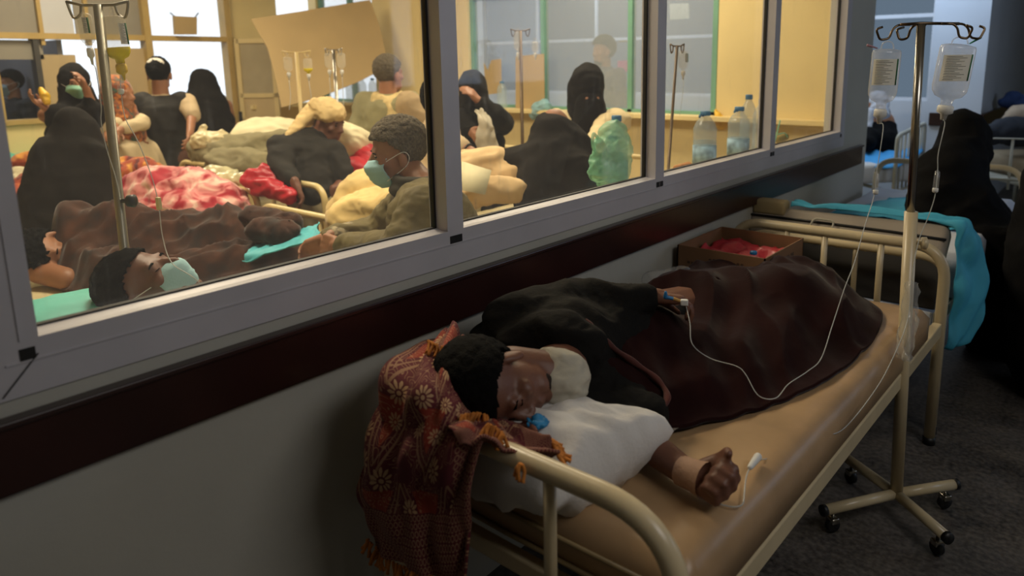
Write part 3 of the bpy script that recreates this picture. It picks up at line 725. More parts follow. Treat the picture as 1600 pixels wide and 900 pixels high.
hair(pt, Hc, HB, HAIR, HS, thick=1.03, amp=.0022, low=-.050, front=.060)
eyes(pt, Hc, HB, HS, True)
T = lambda p: Hc+HB @ (Vector(p)*HS)
b = NB(); cap(b, T((-.034, .050, -.096)), .014, T((0, .066, -.108)), .018, 10); cap(b, T((.034, .050, -.096)), .014, T((0, .066, -.108)), .018, 10)
obj('beard', remesh(b, .0035, 2, .5, .0012, 60), mat('short_beard', '#2a1c16', .9, .3, 100, .4, 300), pt)
# jacket
b = NB()
cap(b, elL, .062, elL.lerp(wrL, .22), .05)
cap(b, chest, .150, hip+Vector((0, -.12, 0)), .085)
cap(b, shU, .082, elU, .066); cap(b, elU, .064, wrU-Vector((.005, .030, 0)), .046)
cap(b, shU, .085, chest, .13); cap(b, A(775, 545, 1.82), .075, chest, .12); cap(b, A(815, 530, 1.72), .055, A(880, 530, 1.70), .07); cap(b, A(842, 543, 1.70), .048, A(900, 548, 1.70), .075)
cap(b, chest+Vector((.0, .02, -.03)), .11, onz(900, 630, .72), .062)
cap(b, onz(868, 632, .735), .048, onz(920, 640, .72), .052); cap(b, onz(920, 638, .72), .060, onz(1008, 650, .695), .054); cap(b, onz(930, 600, .74), .07, onz(1000, 640, .69), .045)
me = remesh(b, .008, 14, .5, .011, 11)
obj('jacket', me, JACKET, pt)
# shirt front and collar
SHIRT = mat('cream_shirt', '#b8b2a2', .85, .06, 8, .1, 90)
b = NB(); cap(b, neck+Vector((.0, -.005, .0)), .069, A(878, 590, 1.68), .062); cap(b, A(852, 590, 1.62), .036, A(890, 594, 1.63), .044); cap(b, chest, .10, A(885, 590, 1.70), .07)
obj('shirt', remesh(b, .006, 4, .5, .007, 20), SHIRT, pt)
b = NB(); c = neck+Vector((-.012, -.015, .0)); ax = (Hc-neck).normalized(); fa, fb = frame_of(ax)
tube(b, [c+(fa*math.cos(a)+fb*math.sin(a))*.060+ax*.012*math.sin(a) for a in [2*math.pi*i/24 for i in range(24)]], .008, 10, True); obj('shirt_collar', b, SHIRT, pt)
# bandage on the lower wrist with its cannula
dv = (hd).normalized(); q = wrL+dv*.018
b = NB(); fa, fb = frame_of(dv)
tube(b, [wrL-dv*.012, wrL+dv*.02, wrL+dv*.050], [.0305, .0315, .037], 20, caps=False)
o = obj('wrist_bandage', b, mat('skin_tone_tape', '#b08a70', .7, .12, 20, .2, 90), pt); o.scale = (1, 1, 1)
b = NB(); cap(b, A(1086, 773, 1.64), .0035, A(1090, 781, 1.64), .003, 8); obj('cannula_port', b, BLUE_P, pt)
# cannula on the upper hand
cn = thing('intravenous_cannula', 'blue winged cannula with white valve taped on the hand resting on the blanket', 'cannula', A(1045, 466, 2.0))
b = NB(); w0 = A(1040, 464, 1.885); w1 = A(1053, 467, 1.885); w2 = A(1067, 472, 1.885)
cap(b, w0, .006, w0+Vector((0, 0, .012)), .004, 8); cap(b, w0, .005, w1, .0045, 8); obj('blue_hub', b, BLUE_P, cn)
b = NB(); cap(b, w1, .005, w2, .004, 8); obj('tape_strip', b, mat('yellow_tape', '#b98f4c', .6, .05), cn)
b = NB(); box(b, w2+Vector((.004, 0, 0)), (.020, .014, .016), .5, .003); obj('valve', b, WHITE_P, cn, smooth=False)
# blue cloth under the face
fold = patch('blue_glove', [[A(826, 655, 1.43), A(838, 648, 1.43), A(852, 652, 1.43)], [A(824, 664, 1.40), A(842, 660, 1.395), A(858, 658, 1.41)], [A(830, 676, 1.40), A(846, 670, 1.39), A(856, 664, 1.40)]],
      mat('blue_nonwoven', '#1d7fb5', .6, .1, 20), None, 7, .003, .008, (3, 3), 2)
tag(fold, 'crumpled bright blue cloth tucked under the sleeping patient\'s chin', 'cloth')
# ---- maroon blanket
MAROON = mat('maroon_velvet_blanket', '#200908', .9, .3, 5, .12, 30, sheen=.10, spec=.1)
MAROON_E = mat('maroon_blanket_hem', '#4a1d16', .85, .2, 8, .15, 45, sheen=.15)
hf = bumps([(.29, 1.33, .245, .31, 1.62, .155, .19), (.30, 1.62, .15, .33, 2.05, .145, .20), (.33, 2.05, .14, .54, 2.22, .155, .19), (.52, 2.22, .155, .50, 2.52, .115, .17), (.50, 1.50, .07, .58, 2.0, .10, .12), (.25, 2.3, .12, .35, 2.55, .12, .2)])
def surf(px, py, k=.012):
    d = 1.2
    while d < 3.2:
        p = A(px, py, d)
        if p.z <= .645+hf(p.x, p.y)+k: return p
        d += .004
    return p
el_ = [surf(*q) for q in ((905, 500), (906, 530), (908, 566), (916, 604), (940, 630), (975, 646), (1010, 652), (1045, 648), (1110, 640), (1200, 624), (1262, 600), (1322, 560), (1368, 508))]
ol = [(.05, 1.8), (.10, 1.55)] + [(q.x, q.y) for q in el_] + [(.74, 2.58), (.50, 2.66), (.25, 2.62), (.10, 2.42), (.05, 2.1)]
def openf(x, y): t = (1.56-y)/.14; return max(0, min(1, t))*max(0, min(1, (.46-x)/.08))
bl = drape('maroon_blanket', ol, .645, hf, MAROON, None, 80, 240, .040, 5.0, 3, .012, .11, .6, (.40, 2.02), .5, openf)
tag(bl, 'dark maroon velvet blanket covering the patient in the black jacket', 'blanket')
b = NB(); tube(b, crom([surf(*q, .03) for q in ((886, 500), (905, 520), (916, 545), (912, 575), (902, 606))], 9), [.0065]*37, 10); obj('hem', b, MAROON_E, bl)
b = NB(); tube(b, crom([surf(*q, .03) for q in ((909, 498), (930, 516), (955, 541), (990, 566), (1023, 590), (1042, 615), (1036, 636), (1012, 645))], 9), [.006+.003*math.sin(i*.3)**2 for i in range(63)]+[.004], 10)
obj('hem', b, MAROON_E, bl)
# ---- plastic bottle by the hand
def bottle(nm, label, h, r, loc, capc=BLUE_P, water=.0, lying=None, group=None, handle=False, lab=False, m=None):
    t = thing(nm, label, 'bottle', loc, 0, group); L0 = Vector(loc); ax = Vector(lying).normalized() if lying else Vector((0, 0, 1))
    pr = [(r*.9, 0), (r, .012), (r, h*.28)]
    for k in range(5): pr += [(r*.965, h*(.29+k*.08)), (r, h*(.33+k*.08))]
    pr += [(r, h*.70), (r*.82, h*.80), (r*.42, h*.90), (r*.36, h*.93)]
    b = NB(); lathe(b, pr, L0, ax, 24); obj('bottle_body', b, m or CLEAR, t)
    b = NB(); lathe(b, [(r*.43, h*.925), (r*.44, h*.93), (r*.44, h*.985), (r*.40, h)], L0, ax, 20); cp_ = obj('cap', b, capc, t)
    if handle:
        b = NB(); c = L0+ax*h*.93; tube(b, [c+Vector((0, -r*.4, 0)), c+Vector((0, -r*.95, .004)), c+Vector((0, -r*1.1, -.006))], .006, 8); obj('carry_strap', b, capc, cp_)
    if lab:
        b = NB(); lathe(b, [(r*1.012, h*.12), (r*1.012, h*.42)], L0, ax, 24); obj('label', b, lab, t)
    if water:
        b = NB(); lathe(b, [(r*.88, .004), (r*.95, .012), (r*.95, h*water)], L0, ax, 24); obj('water', b, mat('water_blue', '#9fc4d2', .1, .03, alpha=.28), t)
    return t
bottle('water_bottle', 'clear plastic water bottle lying between the wall and the patient\'s upper hand', .24, .034, onx(1012, 440, .14)+Vector((0, 0, 0)), CLEAR, lying=(.25, .95, -.05))
# ---- cardboard box with rubbish
CARD = mat('brown_cardboard', '#7c5a3c', .8, .1, 6, .06, 50); CARD_I = mat('inner_cardboard', '#8a5a3e', .8, .08, 6)
cb = thing('cardboard_box', 'open brown cardboard box standing at the foot of the bed by the wall', 'box', (.18, 2.66, .645))
bx0, bx1, by0, by1, bz0, bz1 = .03, .385, 2.44, 2.83, .645, .80
def wallbox(bm, t=.005):
    bx(bm, (bx0, by0, bz0), (bx1, by0+t, bz1)); bx(bm, (bx0, by1-t, bz0), (bx1, by1, bz1)); bx(bm, (bx0, by0, bz0), (bx0+t, by1, bz1)); bx(bm, (bx1-t, by0, bz0), (bx1, by1, bz1)); bx(bm, (bx0, by0, bz0), (bx1, by1, bz0+t))
b = NB(); wallbox(b); obj('box_shell', b, CARD, cb, smooth=False)
b = NB()
for k in range(9): x = bx0+.14+k*.016; box(b, (x, by0-.0006, bz1-.040+(k % 2)*.001), (.010, .0008, .010+(k % 3)*.002))
for k in range(7): x = bx0+.05+k*.017; box(b, (x, by0-.0006, bz1-.062), (.011, .0008, .009))
obj('printed_marks', b, mat('faded_print', '#4a3524', .8, .2), cb, smooth=False); b = NB()
for k in range(4): box(b, (bx1+.0006, by0+.12+k*.05, bz1-.045), (.0008, .03, .02))
obj('printed_marks', b, mat('faded_print', '#4a3524', .8, .2), cb, smooth=False)
rb = patch('plastic_bag', [[Vector((bx0+.02+u*.31, by0+.02+v*.34, .745+.03*noise.noise(Vector((u*5, v*5, 1))))) for u in (0, .25, .5, .75, 1)] for v in (0, .25, .5, .75, 1)], mat('crimson_film', '#b8303c', .35, .15, 12, .2, 60, spec=.7), None, 6, .002, .03, (4, 4), 6)
tag(rb, 'crumpled crimson plastic bag inside the open cardboard box', 'bag')
bottle('water_bottle', 'clear plastic bottle with bright blue cap standing in the cardboard box', .15, .030, (.315, 2.50, .655), BLUE_P)
# ---- drip stand in the corridor
def bag_bottle(label, top, h=.19, r=.034, tilt=None, flip=0, m=None, lab=True, fluid=None, cat='bottle', ch=None, yaw=0, group=None, loopm=None):
    """inverted infusion bottle; top = hanging point"""
    t = thing('infusion_bottle', label, cat, top, 0, group); top = Vector(top)
    ax = Vector(tilt or (0, 0, -1)).normalized()
    pr = [(r*.55, .012), (r*.93, .016), (r, .024), (r, h*.70), (r*.96, h*.78), (r*.75, h*.86), (r*.38, h*.90), (r*.33, h*.94), (r*.33, h)]
    b = NB(); lathe(b, pr, top, ax, 22, .95, .62, yaw); o = obj('bottle_body', b, m or CLEAR, t)
    b = NB(); tube(b, crom([top+Vector((-r*.4, 0, -.012)), top+Vector((-r*.3, 0, .004)), top+Vector((0, 0, .010)), top+Vector((r*.3, 0, .004)), top+Vector((r*.4, 0, -.012))], 4), .0022, 6); obj('hanging_loop', b, m or CLEAR, t)
    e = top+ax*h
    b = NB(); lathe(b, [(r*.36, 0), (r*.42, .006), (r*.42, .022), (r*.20, .028), (r*.14, .045)], e, ax, 16); obj('stopper', b, loopm or WHITE_P, t)
    if fluid: b = NB(); lathe(b, [(r*.97, h*.68), (r*1.01, h*.70), (r*.98, h*.78), (r*.77, h*.865), (r*.40, h*.905), (r*.35, h*.99)], top, ax, 20, .95, .62, yaw); obj('fluid', b, fluid, t)
    if lab:
        b = NB(); n = 14; R0 = []
        for i in range(n+1):
            a = yaw+lab[0]+(lab[1]-lab[0])*i/n; c = Vector((math.cos(yaw), math.sin(yaw), 0)); s_ = Vector((-math.sin(yaw), math.cos(yaw), 0)); aa = a-yaw
            off = c*math.cos(aa)*r*1.0*.965+s_*math.sin(aa)*r*1.0*.64
            R0.append((b.verts.new(top+ax*h*.22+off), b.verts.new(top+ax*h*.62+off)))
        for i in range(n): b.faces.new((R0[i][0], R0[i+1][0], R0[i+1][1], R0[i][1]))
        l = obj('label', b, mat('printed_label', '#e4e1d4', .7, .05), t)
        gb = NB()
        for zz in [q/16 for q in range(1, 16)]:
            pts = [top+ax*h*(.22+.40*zz)+(v0[0].co-(top+ax*h*.22))*1.012 if False else None for v0 in []]
            aa0, aa1 = lab[0]+.12*(lab[1]-lab[0]), lab[0]+(.45+.4*((int(zz*16)*7) % 5)/5)*(lab[1]-lab[0])
            P = []
            for i in range(7):
                aa = aa0+(aa1-aa0)*i/6; P.append(top+ax*h*(.22+.40*zz)+Vector((math.cos(yaw), math.sin(yaw), 0))*math.cos(aa)*r*.975+Vector((-math.sin(yaw), math.cos(yaw), 0))*math.sin(aa)*r*.652)
            tube(gb, P, .0005, 4)
        obj('label_text_lines', gb, mat('label_print', '#4a4f46', .7, .1), l)
        gb = NB(); P = []
        for zz in (0, .5, 1):
            aa = lab[1]-.04*(lab[1]-lab[0]); P.append(top+ax*h*(.22+.40*zz)+Vector((math.cos(yaw), math.sin(yaw), 0))*math.cos(aa)*r*.975+Vector((-math.sin(yaw), math.cos(yaw), 0))*math.sin(aa)*r*.652)
        tube(gb, P, .0024, 6); obj('green_label_stripe', gb, mat('label_green', '#2f6b42', .7, .1), l)
    return t, e+ax*.045
def drip_line(label, P, group=None, chamber=None, r=.0014, m=None):
    t = thing('infusion_line', label, 'tube', P[0], 0, group)
    b = NB(); tube(b, crom(P, 8), r, 6); obj('tubing', b, m or CLEAR_T, t)
    if chamber:
        a, c = Vector(chamber[0]), Vector(chamber[1]); b = NB(); d = (c-a)
        lathe(b, [(.003, 0), (.0075, .006), (.008, d.length*.9), (.0045, d.length)], a, d, 14); obj('drip_chamber', b, CLEAR, t)
        b = NB(); lathe(b, [(.0078, 0), (.0082, .003), (.0082, .010), (.005, .014)], a+d*.82, d, 14); obj('chamber_base', b, WHITE_P, t)
    return t
iv = thing('drip_stand', 'cream and chrome drip stand on castors beside the near corridor bed', 'drip stand', (.885, 2.40, 0))
p0 = Vector((.885, 2.40, .085)); p1 = Vector((.842, 2.40, 1.60)); pm_ = p0.lerp(p1, .628)
b = NB(); tube(b, [p0, pm_], .0195, 18); low = obj('lower_pole', b, CREAM, iv)
b = NB(); tube(b, [pm_-Vector((0, 0, .05)), p1], .0125, 16); obj('upper_pole', b, STEEL, iv)
kb = A(1446, 388, 2.24); b = NB(); lathe(b, [(.006, 0), (.006, .02), (.019, .022), (.020, .036), (.012, .040)], Vector((.872, 2.40, .94)), Vector((.8, .3, 0)), 16); obj('height_knob', b, CREAM, iv)
BR = mat('bronze_steel', '#6a5a48', .3, .1, metal=1)
def hook(bm, c, s, f):   # squared loop
    c = Vector(c); rx = Vector((.784, .621, 0)).normalized(); f = Vector(f)
    pts = [c, c+rx*s*.035, c+rx*s*.050+Vector((0, 0, -.012)), c+rx*s*.058+Vector((0, 0, -.040)), c+rx*s*.085+Vector((0, 0, -.044)), c+rx*s*.098+Vector((0, 0, -.012)), c+rx*s*.078+Vector((0, 0, -.006))]
    tube(bm, fillet([p+f*i for i, p in enumerate(pts)], .010, 4), .0035, 8)
for nm_, c, s, f in (('hook', p1+Vector((-.03, .0, 0)), -1, (0, -.002, 0)), ('hook', p1+Vector((.05, .02, 0)), 1, (0, -.004, 0)), ('hook', p1+Vector((.01, .02, 0)), -1, (.0, .008, 0)), ('hook', p1+Vector((.07, .05, 0)), 1, (0, .006, 0))):
    b = NB(); hook(b, c, s, f); obj('hook', b, BR, iv)
b = NB(); tube(b, [p1+Vector((-.05, -.03, 0)), p1+Vector((.0, .0, .003)), p1+Vector((.09, .06, 0))], .0045, 8); obj('hook_bar', b, BR, iv)
hub = Vector((.885, 2.40, .085))
for tgt in ((1290, 797), (1490, 757), (1478, 838), (1322, 715)):
    e = onz(*tgt, .085); d = (e-hub); d.z = 0; L_ = min(d.length, .30); d.normalize(); e = hub+d*L_
    b = NB(); tube(b, [hub+Vector((0, 0, 0)), e], .017, 14); a_ = obj('base_leg', b, CREAM, iv)
    b = NB(); tube(b, [e, e+d*.014], .0185, 14); obj('end_plug', b, PLASTIC_B, a_)
    c = e-d*.03; b = NB()
    lathe(b, [(.004, -.010), (.022, -.010), (.024, -.006), (.024, .006), (.022, .010), (.004, .010)], c+Vector((0, 0, -.058)), Vector((d.y, -d.x, 0)), 20); obj('castor_wheel', b, PLASTIC_B, a_)
    b = NB(); tube(b, [c, c+Vector((0, 0, -.03))], .006, 8); box(b, c+Vector((0, 0, -.040)), (.028, .034, .020), math.atan2(d.y, d.x), .004); obj('castor_fork', b, STEEL, a_)
sl = patch('plastic_sleeve', [[A(1412, 442, 2.20), A(1424, 438, 2.13), A(1436, 444, 2.20)], [A(1406, 490, 2.21), A(1420, 490, 2.12), A(1434, 490, 2.2)], [A(1402, 540, 2.2), A(1415, 540, 2.12), A(1430, 540, 2.2)], [A(1404, 560, 2.2), A(1412, 565, 2.13), A(1426, 564, 2.2)]],
           pane_mat('crinkled_film', dust=.22, gloss=.25, streak=False), iv, 6, 0, .012, (3, 5), 5)
RX = Vector((.784, .621, 0)).normalized()
labA = (math.pi+.4, 2*math.pi-.75)
hk1 = A(1387, 70, 2.17); hk2 = A(1500, 63, 2.17)
t1, e1 = bag_bottle('clear infusion bottle with printed label on the left hook of the corridor drip stand', hk1, .192, .045, m=CLEAR_B, tilt= (-.03, -.01, -1), lab=(math.pi+.35, 2*math.pi-.9), yaw=math.atan2(.621, .784))
t2, e2 = bag_bottle('clear infusion bottle with printed label on the right hook of the corridor drip stand', hk2, .195, .056, m=CLEAR_B, tilt= (-.10, -.06, -1), lab=(math.pi+.5, 2*math.pi-.9), yaw=math.atan2(.621, .784))
for c, s in ((t1, -1), (t2, 1)):
    b = NB(); q = Vector(c.location); tube(b, [q+RX*s*.03+Vector((0, 0, -.010)), q+RX*s*.062+Vector((0, 0, .004+.004*s))], [.002, .004], 8); obj('vent_needle', b, mat('green_needle_hub', '#2f8f72', .5, .05) if s > 0 else mat('pink_needle_hub', '#a07a88', .5, .05), c)
drip_line('clear infusion line from the left corridor bottle down to the hand on the blanket', [e1, A(1380, 200, 2.15), A(1370, 268, 2.14)] + [A(*q) for q in ((1366, 305, 2.14), (1352, 350, 2.12), (1335, 410, 2.08), (1319, 452, 2.05), (1300, 510, 1.98), (1283, 560, 1.93), (1262, 580, 1.86), (1232, 600, 1.78), (1212, 622, 1.70), (1185, 618, 1.70), (1165, 585, 1.74), (1150, 572, 1.76), (1110, 560, 1.80), (1082, 538, 1.80), (1078, 505, 1.84), (1072, 478, 1.885))], None, (A(1370, 268, 2.14), A(1368, 303, 2.14)))
drip_line('clear infusion line from the right corridor bottle running along the mattress edge', [e2, A(1476, 195, 2.12), A(1466, 240, 2.11), A(1465, 266, 2.11)] + [A(*q) for q in ((1461, 305, 2.11), (1450, 340, 2.11), (1436, 375, 2.11), (1425, 430, 2.10), (1418, 500, 2.09), (1390, 570, 2.02), (1360, 620, 1.93), (1318, 670, 1.82), (1285, 682, 1.76), (1240, 700, 1.67), (1205, 715, 1.60), (1190, 718, 1.57))], None, (A(1465, 266, 2.11), A(1461, 300, 2.11)))
cl = thing('roller_clamp', 'white roller clamp lying on the tan mattress beyond the open fist', 'clamp', onz(1178, 722, .66))
a0, a1 = onz(1184, 714, .662), onz(1172, 730, .662)
b = NB(); cap(b, a0, .009, a1, .006, 12); obj('clamp_body', b, WHITE_P, cl)
b = NB(); tube(b, crom([a1, onz(1166, 745, .655), onz(1163, 770, .652), onz(1160, 788, .650), onz(1145, 792, .650), onz(1125, 788, .650)], 6), .0017, 6); obj('tubing', b, CLEAR_T, cl)
# ---- second bed in the corridor
b2 = thing('hospital_bed', 'corridor bed beyond the near one with its mattress raised at the head and teal sheet', 'bed', (.42, 4.0, 0))
end_rail(b2, .04, .862, 3.08, .735, (.52,), .017, .10, .011)
end_rail(b2, .06, .90, 5.14, .84, (.34, .6), .018, .13, .011)
b = NB()
for x in (.06, .84): bx(b, (x-.015, 3.1, .45), (x+.015, 5.14, .50), .004)
for y in (3.6, 4.2, 4.7): bx(b, (.06, y-.012, .46), (.84, y+.012, .48))
obj('bed_frame', b, CREAM_G, b2, smooth=False)
BOARD = mat('beige_raised_mattress', '#9d9284', .7, .10, 4, .08, 20)
def slab(p, thick, m, nm, par, bev=.03):
    a, b_, c, d = [Vector(v) for v in p]; nrm = (b_-a).cross(d-a).normalized(); bm = NB()
    v = [bm.verts.new(q) for q in (a, b_, c, d)]+[bm.verts.new(q+nrm*thick) for q in (a, b_, c, d)]
    for f in ((0, 1, 2, 3), (7, 6, 5, 4), (0, 4, 5, 1), (1, 5, 6, 2), (2, 6, 7, 3), (3, 7, 4, 0)): bm.faces.new([v[i] for i in f])
    bmesh.ops.recalc_face_normals(bm, faces=bm.faces); bmesh.ops.bevel(bm, geom=bm.edges[:], offset=bev, segments=4, affect='EDGES', profile=.5)
    return obj(nm, bm, m, par)
rm = slab([(-.01, 3.17, .725), (.83, 3.17, .715), (.835, 3.26, .842), (-.01, 3.26, .832)], -.10, BOARD, 'raised_mattress', b2)
b = NB(); tube(b, [(.0, 3.213, .785), (.3, 3.213, .787), (.62, 3.213, .785), (.83, 3.210, .780)], .006, 6); obj('black_strap', b, PLASTIC_B, rm)
b = NB(); tube(b, fillet([(.28, 3.155, .73), (.30, 3.20, .805), (.39, 3.20, .803), (.38, 3.155, .73)], .02), .0045, 8); obj('carry_loop', b, CREAM_G, rm)
b = NB(); bx(b, (.0, 3.222, .79), (.155, 3.30, .858), .012); obj('foam_block', b, mat('yellow_foam', '#a8956c', .8, .08), rm)
slab([(.02, 3.14, .50), (.82, 3.14, .50), (.82, 3.20, .72), (.02, 3.20, .72)], -.03, mat('dark_board', '#2a2724', .7, .15), 'backrest_board', b2, .006)
b = mattress_mesh(.08, .88, 3.32, 5.08, .50, .665, .04, .006, 0, 3); obj('mattress', b, SHEET_W, b2)
ws = patch('white_sheet', [[(.40, 3.12, .50), (.55, 3.12, .505), (.70, 3.12, .50), (.82, 3.12, .495)], [(.40, 3.10, .42), (.55, 3.09, .42), (.70, 3.10, .41), (.82, 3.10, .42)], [(.40, 3.10, .30), (.55, 3.11, .32), (.70, 3.10, .33), (.82, 3.11, .34)]], SHEET_W, None, 6, .004, .008, (4, 2), 4)
tag(ws, 'white sheet hanging under the raised head of the second corridor bed', 'sheet')
dr = patch('teal_sheet', [[(.17, 3.34, .838), (.36, 3.33, .846), (.6, 3.33, .850), (.82, 3.33, .856), (.91, 3.34, .82), (.96, 3.35, .70), (.98, 3.33, .52), (.95, 3.28, .36)],
                          [(.17, 3.29, .846), (.36, 3.28, .854), (.6, 3.28, .858), (.83, 3.28, .858), (.89, 3.27, .80), (.91, 3.26, .66), (.92, 3.24, .50), (.90, 3.22, .33)],
                          [(.17, 3.26, .844), (.36, 3.255, .852), (.6, 3.255, .856), (.83, 3.24, .842), (.865, 3.23, .76), (.88, 3.2, .62), (.875, 3.19, .46), (.87, 3.18, .33)]], TEAL, None, 7, .003, .022, (7, 2.0), 2)
tag(dr, 'teal disposable sheet draped over the raised mattress and hanging down its side', 'sheet')
d2 = patch('teal_sheet', [[(.10, 3.95, .677), (.3, 4.0, .68), (.5, 4.0, .68), (.75, 3.9, .677)], [(.20, 4.25, .678), (.35, 4.30, .68), (.55, 4.35, .68), (.8, 4.25, .678)], [(.28, 4.60, .678), (.42, 4.70, .68), (.58, 4.70, .68), (.8, 4.6, .678)]], TEAL, None, 6, .002, .012, (4, 4), 6)
tag(d2, 'teal sheet spread on the flat part of the white second bed beside the seated person', 'sheet')
# ---- person in black seated on the second bed
pb = thing('person', 'person in long black abaya and veil seated on the second corridor bed', 'person', (.85, 4.2, 0))
b = NB(); hc = A(1507, 205, 3.9); ell(b, hc, (.07, .08, .10)); nk = hc-Vector((0, 0, .13)); cap(b, nk+Vector((0, 0, .03)), .05, nk-Vector((0, 0, .08)), .09)
pel = Vector((.72, 4.15, .72)); cap(b, nk-Vector((0, 0, .1)), .09, A(1495, 340, 3.78), .12); cap(b, A(1495, 340, 3.78), .10, A(1590, 440, 3.65), .08); cap(b, A(1590, 440, 3.65), .07, A(1588, 530, 3.7), .05)
obj('body', remesh(b, .02, 4), SKIN, pb)
b = NB(); C0 = lambda x, y, d, r: (A(x, y, d), r)
def chain(b, L):
    for (p, r), (q, s) in zip(L, L[1:]): cap(b, p, r, q, s, 16)
chain(b, [C0(1505, 200, 3.9, .105), C0(1500, 250, 3.85, .125), C0(1492, 300, 3.8, .175), C0(1488, 345, 3.75, .20)])
chain(b, [C0(1520, 215, 3.9, .085), C0(1518, 290, 3.85, .10), C0(1520, 350, 3.8, .12)])
chain(b, [C0(1495, 235, 3.88, .12), C0(1480, 275, 3.8, .16), C0(1464, 315, 3.75, .15), C0(1450, 335, 3.7, .09)])
chain(b, [C0(1500, 340, 3.75, .20), C0(1535, 440, 3.7, .20), C0(1560, 520, 3.75, .16)])
chain(b, [C0(1540, 370, 3.6, .12), C0(1580, 400, 3.55, .12), C0(1600, 420, 3.5, .16)])
chain(b, [C0(1500, 340, 3.75, .20), C0(1560, 400, 3.65, .18), C0(1590, 440, 3.6, .17)])
chain(b, [C0(1590, 440, 3.6, .17), C0(1585, 500, 3.65, .15), C0(1575, 545, 3.85, .10)])
chain(b, [C0(1590, 430, 3.6, .15), C0(1640, 480, 3.6, .15), C0(1640, 560, 3.65, .12)])
chain(b, [C0(1560, 420, 3.7, .15), C0(1550, 480, 3.75, .13), C0(1535, 540, 3.95, .06)])
chain(b, [C0(1530, 300, 3.75, .06), C0(1545, 350, 3.65, .07), C0(1580, 400, 3.6, .08)])
obj('abaya', remesh(b, .016, 8, .5, .022, 5), BLACK, pb)
b = NB(); cap(b, A(1541, 345, 3.58), .012, A(1550, 362, 3.58), .018); obj('white_paper', b, LINEN, pb)
# person further right, cut by the frame
pr_ = thing('person', 'dark robed person at the right edge of the view, cut off by the frame', 'person', (1.45, 3.9, 0))
b = NB(); chain(b, [C0(1690, 200, 3.2, .10), C0(1690, 260, 3.2, .17), C0(1690, 400, 3.2, .2)]); obj('body', remesh(b, .03, 3), SKIN, pr_)
b = NB(); chain(b, [C0(1700, 200, 3.2, .13), C0(1690, 270, 3.2, .22), C0(1680, 400, 3.2, .27), C0(1680, 560, 3.2, .26)]); obj('robe', remesh(b, .025, 6, .5, .02, 6), BLACK, pr_)
# ---- bed with blue sheet and the person sitting on it in the recess
b3 = thing('hospital_bed', 'cream slatted side bed with bright blue sheet at the corner of the recess', 'bed', (-.3, 6.6, 0))
C3 = mat('pale_cream_enamel', '#b9b6a8', .4, .06)
b = NB(); P0, P1 = A(1403, 212, 5.9), A(1446, 192, 6.3); bz = .42
tube(b, fillet([(P0.x, P0.y, 0), tuple(P0), tuple(P1), (P1.x, P1.y, 0)], .06), .017, 10); obj('side_rail', b, C3, b3)
for k in range(1, 7): q = P0.lerp(P1, k/7); b = NB(); tube(b, [(q.x, q.y, bz), tuple(q)], .009, 8); obj('upright_bar', b, C3, b3)
b = NB(); tube(b, [(P0.x, P0.y, bz), (P1.x, P1.y, bz)], .012, 8); tube(b, [(P0.x, P0.y, bz), (P0.x-1.2, P0.y+.9, bz)], .015, 8); tube(b, [(P1.x, P1.y, bz), (P1.x-1.2, P1.y+.9, bz)], .015, 8); obj('bed_frame', b, C3, b3)
b = NB(); box(b, (-.60, 6.72, .56), (1.05, .80, .16), R(-38), .03); obj('mattress', b, LINEN, b3)
for (x, y) in ((-1.35, 7.1), (-.95, 7.4)): b = NB(); tube(b, [(x, y, 0), (x, y, .5)], .015, 8); obj('leg', b, C3, b3)
bs = patch('blue_sheet', [[A(1340, 232, 6.6), A(1365, 236, 6.5), A(1395, 236, 6.4), A(1440, 226, 6.5)], [A(1340, 246, 6.3), A(1365, 248, 6.2), A(1395, 246, 6.1), A(1440, 238, 6.2)], [A(1342, 258, 6.1), A(1365, 262, 6.0), A(1395, 262, 5.95), A(1402, 262, 5.95)]], mat('bright_blue_sheet', '#3f9fe0', .7, .08, 5, .1, 30), None, 6, .003, .02, (4, 3), 9)
tag(bs, 'bright blue sheet on the bed at the recess corner under the seated person', 'sheet')
p3 = thing('person', 'small seated person in black with pale grey head scarf on the blue sheeted bed', 'person', (-.5, 7.2, .66))
b = NB(); hc = A(1366, 165, 6.7); ell(b, hc, (.08, .09, .11)); cap(b, hc-Vector((0, 0, .1)), .05, A(1372, 190, 6.7), .12); cap(b, A(1372, 195, 6.7), .15, A(1372, 222, 6.7), .15)
cap(b, A(1352, 172, 6.6), .03, A(1350, 176, 6.6), .03); obj('body', remesh(b, .02, 4), SKIN, p3)
b = NB(); chain(b, [C0(1374, 180, 6.7, .10), C0(1373, 205, 6.7, .16), C0(1372, 226, 6.6, .17)]); cap(b, A(1355, 215, 6.5), .10, A(1352, 225, 6.4), .08); obj('abaya', remesh(b, .018, 5, .5, .01, 6), BLACK, p3)
b = NB(); ell(b, hc+Vector((.02, .02, .015)), (.105, .11, .125)); cap(b, A(1372, 168, 6.65), .08, A(1376, 180, 6.62), .08); cap(b, A(1358, 176, 6.55), .045, A(1354, 208, 6.5), .035); obj('head_scarf', remesh(b, .012, 4, .5, .008, 14), mat('pale_grey_scarf', '#b9bdc6', .85, .08), p3)
